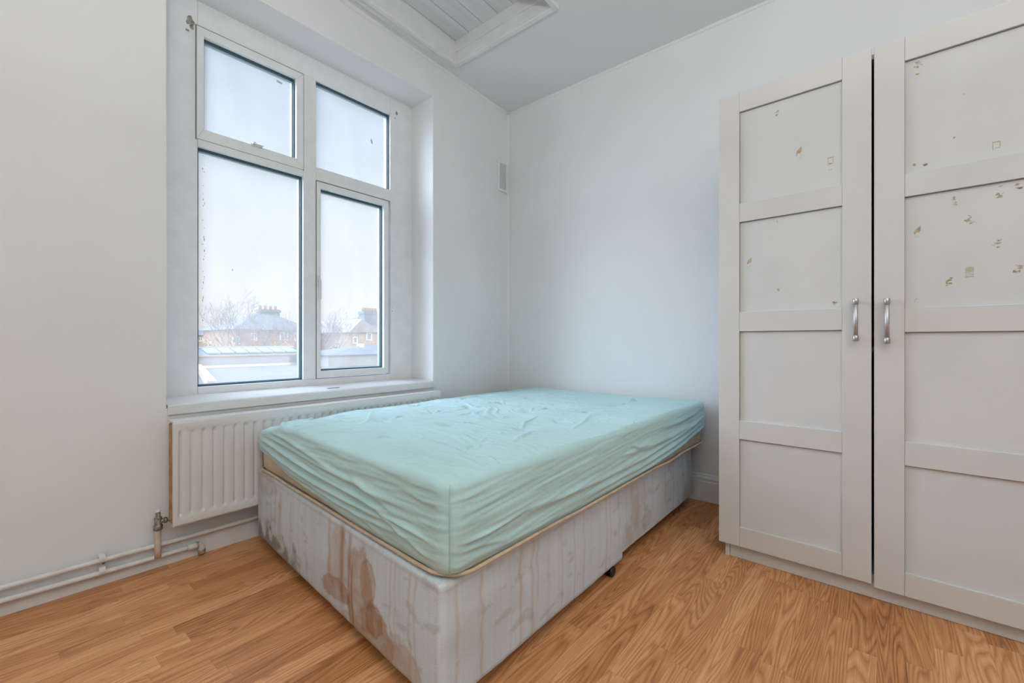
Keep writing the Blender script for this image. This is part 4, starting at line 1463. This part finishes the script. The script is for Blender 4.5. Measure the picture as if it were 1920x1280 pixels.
# top: a regular net spanned between the four rounded edges
R_ = len(V)
V = np.concatenate(V)
b0 = (R_ - 1) * n
def edge_idx(i, j):
    if j == 0:
        return b0 + i
    if i == NU:
        return b0 + NU + j
    if j == NV:
        return b0 + NU + NV + (NU - i)
    if i == 0:
        return b0 + (2 * NU + NV + (NV - j)) % n
    return -1
q0 = V[b0:b0 + n, :2]
cB = q0[0:NU + 1]                                  # foot
cR = q0[NU:NU + NV + 1]                            # right
cT = q0[NU + NV:2 * NU + NV + 1][::-1]             # head
cL = np.vstack([q0[2 * NU + NV:], q0[:1]])[::-1]   # left
u = (np.arange(NU + 1) / NU)[:, None, None]
v = (np.arange(NV + 1) / NV)[None, :, None]
G_ = (1 - v) * cB[:, None, :] + v * cT[:, None, :] + (1 - u) * cL[None, :, :] + u * cR[None, :, :] \
    - ((1 - u) * (1 - v) * cB[0] + u * (1 - v) * cB[-1] + (1 - u) * v * cT[0] + u * v * cT[-1])
Gi = G_[1:NU, 1:NV].reshape(-1, 2)
gx, gy = Gi[:, 0], Gi[:, 1]
gz = top_z(gx, gy) + top_h(gx, gy) + big_h(gx, gy)
V = np.vstack([V, np.column_stack([gx, gy, gz])])
t0 = R_ * n
def gid(i, j):
    e = edge_idx(i, j)
    return e if e >= 0 else t0 + (i - 1) * (NV - 1) + (j - 1)
F = [(j * n + i, j * n + (i + 1) % n, (j + 1) * n + (i + 1) % n, (j + 1) * n + i) for j in range(R_ - 1) for i in range(n)]
ids = [[gid(i, j) for j in range(NV + 1)] for i in range(NU + 1)]
F += [(ids[i][j], ids[i + 1][j], ids[i + 1][j + 1], ids[i][j + 1]) for i in range(NU) for j in range(NV)]
me = bpy.data.meshes.new('fitted_sheet')
me.from_pydata(V.tolist(), [], F)
me.polygons.foreach_set('use_smooth', [True] * len(me.polygons))
me.materials.append(M['sheet'])
sheet = thing('fitted_sheet', 'wrinkled mint green fitted sheet stretched over the mattress', 'bed sheet', (-1.48, 1.68, 0.36))
o = bpy.data.objects.new('sheet_cloth', me)
COL.objects.link(o)
o.parent = sheet
recenter(sheet, o)
# corner seams as a narrow stitched welt
M['seam'] = mat_plain('sheet_seam', (0.42, 0.64, 0.60), 0.8)
def corner_seam(idx):
    c = np.array(SC[idx])
    d = np.linalg.norm(P - c, axis=1)
    i = int(np.argmin(d))
    pts = []
    for k in range(1, NS + 2, 1):
        v = V[k * n + i] if k * n + i < len(V) else None
        pts.append(Vector((v[0] + Nn[i][0] * 0.0012, v[1] + Nn[i][1] * 0.0012, v[2])))
    for k in range(NS + 2, NS + 2 + NA // 2):
        v = V[k * n + i]
        pts.append(Vector((v[0] + Nn[i][0] * 0.0010, v[1] + Nn[i][1] * 0.0010, v[2] + 0.0006)))
    bm = BM()
    add_tube(bm, pts, 0.0016, 6)
    o = obj('corner_seam', bm, M['seam'], sheet)
    recenter(sheet, o)
corner_seam(1)
corner_seam(2)
corner_seam(0)

# ------------------------------------------------------------------ added fill uplighter behind the camera
fill_lamp = thing('fill_uplighter', 'added fill uplighter with a metal bowl, unseen behind the viewpoint', 'fill_lamp', (FILL_LAMP[0], FILL_LAMP[1], 0))
bm = BM(); add_lathe(bm, [(0.14, 0), (0.14, 0.018), (0.02, 0.03)], 28); obj('base', bm, M['fill_lamp_metal'], fill_lamp)
bm = BM(); add_tube(bm, [(0, 0, 0.02), (0, 0, 1.72)], 0.011, 12); obj('pole', bm, M['fill_lamp_metal'], fill_lamp)
bm = BM()
add_lathe(bm, [(0.02, 1.70), (0.10, 1.72), (0.17, 1.775), (0.185, 1.79), (0.178, 1.788), (0.10, 1.735), (0.02, 1.715)], 32)
obj('bowl', bm, M['fill_lamp_metal'], fill_lamp)

# ------------------------------------------------------------------ outdoors
GZ = -3.6
bm = BM()
add_box(bm, -260, -120, GZ - 0.3, -6.0, 220, GZ)
struct('ground', bm, M['ext_ground'])

def ext_window(parent, X, y0, z0, y1, z1, cols=2, rows=1):
    bm = BM()
    f = 0.09
    add_box(bm, X - 0.05, y0, z0, X + 0.06, y1, z0 + f)
    add_box(bm, X - 0.05, y0, z1 - f, X + 0.06, y1, z1)
    for k in range(cols + 1):
        yy = y0 + (y1 - y0 - f) * k / cols
        add_box(bm, X - 0.05, yy, z0 + f, X + 0.06, yy + f, z1 - f)
    w = obj('window', bm, M['ext_white'], parent); recenter(parent, w)
    bm = BM()
    add_box(bm, X - 0.04, y0 + f * .5, z0 + f * .5, X + 0.01, y1 - f * .5, z1 - f * .5)
    o = obj('pane', bm, M['ext_glass'], w); recenter(parent, o)
def hip_roof(bm, x0, y0, x1, y1, ze, zr, ry0, ry1, rx, th=0.15):
    e = [bm.verts.new(p) for p in ((x0, y0, ze), (x1, y0, ze), (x1, y1, ze), (x0, y1, ze))]
    r = [bm.verts.new((rx, ry0, zr)), bm.verts.new((rx, ry1, zr))]
    bm.faces.new((e[0], e[1], r[0]))
    bm.faces.new((e[2], e[3], r[1]))
    bm.faces.new((e[1], e[2], r[1], r[0]))
    bm.faces.new((e[3], e[0], r[0], r[1]))
    bm.faces.new(e[::-1])
def chimney(parent, x, y, z0, z1, wx, wy, npots, m=None):
    bm = BM()
    add_box(bm, x - wx / 2, y - wy / 2, z0, x + wx / 2, y + wy / 2, z1)
    add_box(bm, x - wx / 2 - .08, y - wy / 2 - .08, z1 - 0.25, x + wx / 2 + .08, y + wy / 2 + .08, z1 - 0.05)
    c = obj('chimney', bm, m or M['ext_roof'], parent); recenter(parent, c)
    for k in range(npots):
        bm = BM()
        yy = y - wy / 2 + wy * (k + .5) / npots
        add_lathe(bm, [(0.13, 0), (0.11, 0.3), (0.14, 0.34)], 10, 0, Matrix.Translation((x, yy, z1)))
        o = obj('chimney_pot', bm, M['pots'], c); recenter(parent, o)

# house in the middle distance with a hipped slate roof
X = -38.0
a = at_x(432, 617, X); b_ = at_x(588, 617, X)
rl0, rl1 = at_x(482, 585, X - 4), at_x(506, 586, X - 4)
h1 = thing('house', 'orange brick house with grey hipped roof behind bare trees, seen through left pane', 'house', (X - 4, (a.y + b_.y) / 2, GZ))
bm = BM(); add_box(bm, X - 8, a.y + 0.4, GZ, X, b_.y - 0.4, a.z + 0.1); o = obj('brick_walls', bm, M['ext_brick'], h1); recenter(h1, o)
bm = BM(); hip_roof(bm, X - 8.5, a.y, X + 0.5, b_.y, a.z, rl0.z, rl0.y, rl1.y, X - 4); o = obj('roof', bm, M['ext_roof'], h1); recenter(h1, o)
chimney(h1, X - 4, rl0.y + 0.9, rl0.z - 1.0, at_x(480, 579, X - 4).z, 0.8, 1.7, 4)
for px0, py0, px1, py1 in ((524, 638, 540, 622), (435, 646, 449, 630), (470, 638, 482, 624), (552, 640, 562, 624)):
    p0, p1 = at_x(px0, py0, X), at_x(px1, py1, X)
    ext_window(h1, X, p0.y, p0.z, p1.y, p1.z, 2)
# gabled house on the right with big chimney stack
X = -33.0
a = at_x(657, 623, X); b_ = at_x(706, 623, X); pk = at_x(676, 598, X)
h2 = thing('house', 'pale brick house with gabled front and tall chimney, seen through right pane', 'house', (X - 4, (a.y + b_.y) / 2, GZ))
bm = BM(); add_box(bm, X - 7, a.y, GZ, X, b_.y, a.z); o = obj('brick_walls', bm, M['ext_brick2'], h2); recenter(h2, o)
bm = BM()
add_prism(bm, [(a.y - 0.25, a.z), (b_.y + 0.25, b_.z), (pk.y, pk.z)], 'x', X - 7.2, X + 0.25)
o = obj('gable_roof', bm, M['ext_roof2'], h2); recenter(h2, o)
ls, rs2 = at_x(640, 616, X - 3), at_x(730, 622, X - 3)
rg0, rg1 = at_x(672, 597, X - 5), at_x(712, 596, X - 5)
bm = BM(); hip_roof(bm, X - 9, ls.y, X - 1.2, rs2.y, ls.z - 0.2, rg0.z + 0.2, rg0.y, rg1.y, X - 5)
o = obj('main_roof', bm, M['ext_roof'], h2); recenter(h2, o)
bm = BM(); add_box(bm, X - 8.4, ls.y + 0.5, GZ, X - 1.6, rs2.y - 0.5, ls.z - 0.1); o = obj('rear_walls', bm, M['ext_brick2'], h2); recenter(h2, o)
c0, c1_ = at_x(678, 600, X - 3.2), at_x(707, 585, X - 3.2)
chimney(h2, X - 3.2, (c0.y + c1_.y) / 2, c0.z - 0.8, c1_.z, 0.9, abs(c1_.y - c0.y), 6)
for px0, py0, px1, py1 in ((661, 644, 670, 631), (686, 638, 697, 624)):
    p0, p1 = at_x(px0, py0, X), at_x(px1, py1, X)
    ext_window(h2, X, p0.y, p0.z, p1.y, p1.z, 1)
# small white house far left
X = -50.0
a = at_x(352, 628, X); b_ = at_x(392, 628, X)
h3 = thing('house', 'small pale house at the far left edge of the window view', 'house', (X - 3, (a.y + b_.y) / 2, GZ))
bm = BM(); add_box(bm, X - 6, a.y, GZ, X, b_.y, a.z); o = obj('walls', bm, M['ext_brick2'], h3); recenter(h3, o)
r0 = at_x(366, 618, X - 3)
bm = BM(); hip_roof(bm, X - 6.4, a.y - .4, X + 0.4, b_.y + .4, a.z, r0.z, r0.y, at_x(380, 618, X - 3).y, X - 3); o = obj('roof', bm, M['ext_roof'], h3); recenter(h3, o)
p0, p1 = at_x(370, 640, X), at_x(385, 631, X)
ext_window(h3, X, p0.y, p0.z, p1.y, p1.z, 3)
# far terrace on the horizon
X = -75.0
h4 = thing('terrace_row', 'distant grey roofed terrace behind the trees on the horizon', 'house', (X - 4, at_x(540, 630, X).y, GZ))
a = at_x(560, 626, X); b_ = at_x(662, 628, X)
bm = BM(); add_box(bm, X - 8, a.y, GZ, X, b_.y, a.z); o = obj('walls', bm, M['ext_brick2'], h4); recenter(h4, o)
bm = BM(); add_prism(bm, [(X - 8.5, a.z), (X + 0.5, a.z), (X - 4, a.z + 2.0)], 'y', a.y - .4, b_.y + .4)
o = obj('roof', bm, M['ext_roof2'], h4); recenter(h4, o)

# long low building with rooflights, and the flat roof in front of it
X = -25.0
a = at_x(386, 684, X); b_ = at_x(1, 1, X)
yL = at_x(386, 684, X).y
yR = at_x(566, 684, X).y
lb = thing('low_building', 'long low grey building with a row of pale rooflights across the left pane', 'building', (X, (yL + yR) / 2, GZ))
z_par, z_top = at_x(480, 667, X).z, at_x(480, 651.5, X - 2.2).z
yR2 = at_x(568, 667, X).y + 0.4
bm = BM(); add_box(bm, X - 4.4, yL - 1.0, GZ, X, yR2, z_par); o = obj('rendered_wall', bm, M['ext_render'], lb); recenter(lb, o)
bm = BM(); add_box(bm, X - 0.2, yL - 1.05, z_par, X + 0.06, yR2 + .05, z_par + 0.07); o = obj('coping', bm, M['ext_brick2'], lb); recenter(lb, o)
bm = BM()
add_prism(bm, [(X - 0.3, z_par), (X - 2.2, z_top), (X - 4.1, z_par)], 'y', yL - 0.6, yR2 - 0.1)
rf = obj('pitched_roof', bm, M['ext_sky_glass'], lb); recenter(lb, rf)
bm = BM(); add_box(bm, X - 2.32, yL - 0.7, z_top - 0.02, X - 2.08, yR2, z_top + 0.09); o = obj('ridge_cap', bm, M['ridge'], lb); recenter(lb, o)
for i in range(7):
    yy = yL + 0.3 + i * (yR2 - yL - 0.6) / 7
    bm = BM()
    f0, f1 = 0.25, 0.78
    A_ = Vector((X - 0.3 - 1.9 * f0, yy, z_par + (z_top - z_par) * f0 + 0.03))
    B_ = Vector((X - 0.3 - 1.9 * f1, yy, z_par + (z_top - z_par) * f1 + 0.03))
    w = 0.55
    q = [A_, A_ + Vector((0, w, 0)), B_ + Vector((0, w, 0)), B_]
    lo_ = [bm.verts.new(p) for p in q]
    hi_ = [bm.verts.new(p + Vector((0, 0, 0.07))) for p in q]
    bm.faces.new(lo_[::-1]); bm.faces.new(hi_)
    for k in range(4):
        bm.faces.new((lo_[k], lo_[(k + 1) % 4], hi_[(k + 1) % 4], hi_[k]))
    o = obj('rooflight', bm, M['rooflight'], lb); recenter(lb, o)
# flat felt roof
z_fl = at_x(480, 684, -24.9).z
fr = thing('flat_roof', 'pale felted flat roof with white edge strips just outside the window', 'roof', (-17, 8, GZ))
yl2, yr2 = at_x(300, 700, -20).y - 6, at_x(760, 690, -20).y + 10
bm = BM(); add_box(bm, -24.9, yl2, GZ, -8.5, yr2, z_fl - 0.06); o = obj('roof_deck', bm, M['ext_flat'], fr); recenter(fr, o)
bm = BM()
add_box(bm, -24.9, at_x(386, 684, -24.8).y - 1, z_fl - 0.06, -24.75, yr2 - 3, z_fl + 0.06)
o = obj('edge_strip', bm, M['ext_white'], fr); recenter(fr, o)
bm = BM(); add_box(bm, -14.3, yl2, z_fl - 0.06, -14.1, yr2, z_fl + 0.02); o = obj('edge_strip', bm, M['ext_white'], fr); recenter(fr, o)
# brick parapet running away on the left
p0, p1 = at_x(372, 670, -24.5), at_x(398, 706, -14.0)
bm = BM()
for s in range(1):
    d = Vector((p0.x - p1.x, p0.y - p1.y, 0)); nn = Vector((-d.y, d.x, 0)).normalized() * 0.11
    b0 = [Vector((p1.x, p1.y, 0)) - nn, Vector((p1.x, p1.y, 0)) + nn, Vector((p0.x, p0.y, 0)) + nn, Vector((p0.x, p0.y, 0)) - nn]
    zt = z_fl + 0.16
    lo_ = [bm.verts.new((p.x, p.y, z_fl - 0.06)) for p in b0]; hi_ = [bm.verts.new((p.x, p.y, zt)) for p in b0]
    bm.faces.new(lo_[::-1]); bm.faces.new(hi_)
    for k in range(4):
        bm.faces.new((lo_[k], lo_[(k + 1) % 4], hi_[(k + 1) % 4], hi_[k]))
pw = tag(obj('parapet_wall', bm, M['ext_brick2']), 'cream brick parapet running back along the left edge of the flat roof', 'wall')
# low hipped roof at the right
X = -21.0
a, b_ = at_x(612, 666, X), at_x(760, 664, X)
r0, r1 = at_x(680, 646.5, X - 1.9), at_x(735, 645, X - 1.9)
hr = thing('low_hipped_building', 'low building with blue grey hipped roof in front of the gabled house', 'building', (X - 2.6, (a.y + b_.y) / 2, GZ))
bm = BM(); hip_roof(bm, X - 3.8, a.y, X, b_.y, a.z, r0.z, r0.y, r1.y, X - 1.9); o = obj('hipped_roof', bm, M['ext_roof'], hr); recenter(hr, o)
bm = BM(); add_box(bm, X - 3.7, a.y + .2, GZ, X - .2, b_.y - .2, a.z); o = obj('walls', bm, M['ext_render'], hr); recenter(hr, o)
bm = BM(); p0, p1 = at_x(674, 658, X - 1.6), at_x(679, 644, X - 1.6)
add_box(bm, X - 1.9, p0.y, p0.z - 0.3, X - 1.4, p1.y, p1.z); o = obj('white_flue', bm, M['ext_white'], hr); recenter(hr, o)

# bare trees
def tree(px, py_top, X, label, spread, seed, depth=6, lean=0.0, gold=False):
    base_p = at_x(px, 650, X)
    top = at_x(px, py_top, X)
    H_ = top.z - GZ
    rr = random.Random(seed)
    t = thing('bare_tree', label, 'tree', (base_p.x, base_p.y, GZ), 0, 'winter trees beyond the low roofs')
    bm = BM()
    tips = []
    def grow(p, d, L_, r_, lev):
        segs = 3
        pts = [p.copy()]
        q = p.copy()
        dd = d.copy()
        for s in range(segs):
            dd = (dd + Vector((rr.uniform(-.16, .16), rr.uniform(-.16, .16), rr.uniform(-.02, .10)))).normalized()
            q = q + dd * L_ / segs
            pts.append(q.copy())
        rads = [r_ * (1 - 0.35 * k / segs) for k in range(segs + 1)]
        add_tube(bm, pts, rads, 5 if lev < 2 else 3, 0, False)
        if lev >= depth:
            tips.append(q)
            return
        nb = rr.choice((2, 3, 3)) if lev else 4
        for k in range(nb):
            ax = Vector((rr.uniform(-1, 1), rr.uniform(-1, 1), rr.uniform(-.3, .5))).normalized()
            nd = (dd * 1.0 + ax * spread * (0.9 if lev else 1.1)).normalized()
            grow(pts[-1] if k else pts[-2], nd, L_ * rr.uniform(0.60, 0.84), max(r_ * 0.60, 0.0075), lev + 1)
    trunk = H_ * 0.34
    grow(Vector((0, 0, 0)), Vector((lean, 0, 1)).normalized(), trunk, H_ * 0.017, 0)
    mz = max(v.co.z for v in bm.verts)
    k_ = H_ / mz
    for v in bm.verts:
        v.co *= k_
    obj('branches', bm, M['bark'], t)
    if gold:
        bm = BM()
        for q in tips:
            for k in range(1):
                if rr.random() < .5:
                    c = q * k_ + Vector((rr.uniform(-.3, .3), rr.uniform(-.3, .3), rr.uniform(-.3, .3)))
                    s = 0.10
                    a1 = Vector((rr.uniform(-1, 1), rr.uniform(-1, 1), rr.uniform(-1, 1))).normalized() * s
                    a2 = Vector((rr.uniform(-1, 1), rr.uniform(-1, 1), rr.uniform(-1, 1))).normalized() * s
                    bm.faces.new([bm.verts.new(c), bm.verts.new(c + a1), bm.verts.new(c + a1 + a2), bm.verts.new(c + a2)])
        obj('leaves', bm, M['leaf_gold'], t, False)
tree(440, 545, -31.8, 'bare winter tree with wide twiggy crown, left of the pair in the left pane', 0.66, 3, 7)
tree(488, 535, -33.5, 'tallest bare winter tree rising before the hipped roof in the left pane', 0.60, 8, 7)
tree(545, 583, -35.6, 'small bare tree close to the central window mullion', 0.6, 15, 5)
tree(616, 574, -29.0, 'bare tree at the left of the right pane beside the gabled house', 0.55, 21, 7)
tree(640, 604, -48.0, 'low bare tree touching the left roof slope of the gabled house', 0.6, 27, 5)
tree(412, 604, -53.0, 'faint distant bare tree near the left edge of the view', 0.6, 33, 5)
def bush(px0, px1, py_top, X, m, label, seed, nlv=2600, cat='bush'):
    a, b_ = at_x(px0, 660, X), at_x(px1, 660, X)
    zt = at_x(px0, py_top, X).z
    cy = (a.y + b_.y) / 2
    wy = abs(b_.y - a.y) / 2
    t = thing('garden_bush', label, cat, (X, cy, GZ), 0, 'shrubs behind the low building')
    rr = random.Random(seed)
    bm = BM()
    Hh = zt - GZ
    for k in range(nlv):
        u, v = rr.uniform(-1, 1), rr.uniform(0, 2 * math.pi)
        r_ = rr.random() ** 0.4
        c = Vector((1.3 * r_ * math.cos(v) * math.sqrt(1 - u * u), wy * r_ * math.sin(v) * math.sqrt(1 - u * u), Hh * 0.55 + Hh * 0.45 * r_ * u * (0.75 + 0.25 * math.sin(v * 3 + seed))))
        s = 0.13
        a1 = Vector((rr.uniform(-1, 1), rr.uniform(-1, 1), rr.uniform(-1, 1))).normalized() * s
        a2 = Vector((rr.uniform(-1, 1), rr.uniform(-1, 1), rr.uniform(-1, 1))).normalized() * s
        bm.faces.new([bm.verts.new(c), bm.verts.new(c + a1), bm.verts.new(c + a1 + a2), bm.verts.new(c + a2)])
    obj('foliage', bm, m, t, False)
    bm = BM()
    for k in range(5):
        e = Vector((rr.uniform(-.5, .5), rr.uniform(-wy * .6, wy * .6), Hh * 0.6))
        add_tube(bm, [(0, rr.uniform(-.2, .2), 0), e * 0.5, e], [0.06, 0.04, 0.02], 5, 0, False)
    obj('stems', bm, M['bark'], t)
bush(500, 560, 630, -31.5, M['leaf_gold'], 'golden autumn bush below the brick house in the left pane', 2)
bush(405, 498, 638, -31.5, M['leaf_gold'], 'thin brownish bush behind the rooflights in the left pane', 3, 1500)
bush(602, 645, 638, -27.8, M['leaf_green'], 'yellow green bush at the left of the right pane', 4)
bush(375, 404, 630, -38.0, M['leaf_green'], 'grey green bush beside the far left house', 5, 1500)
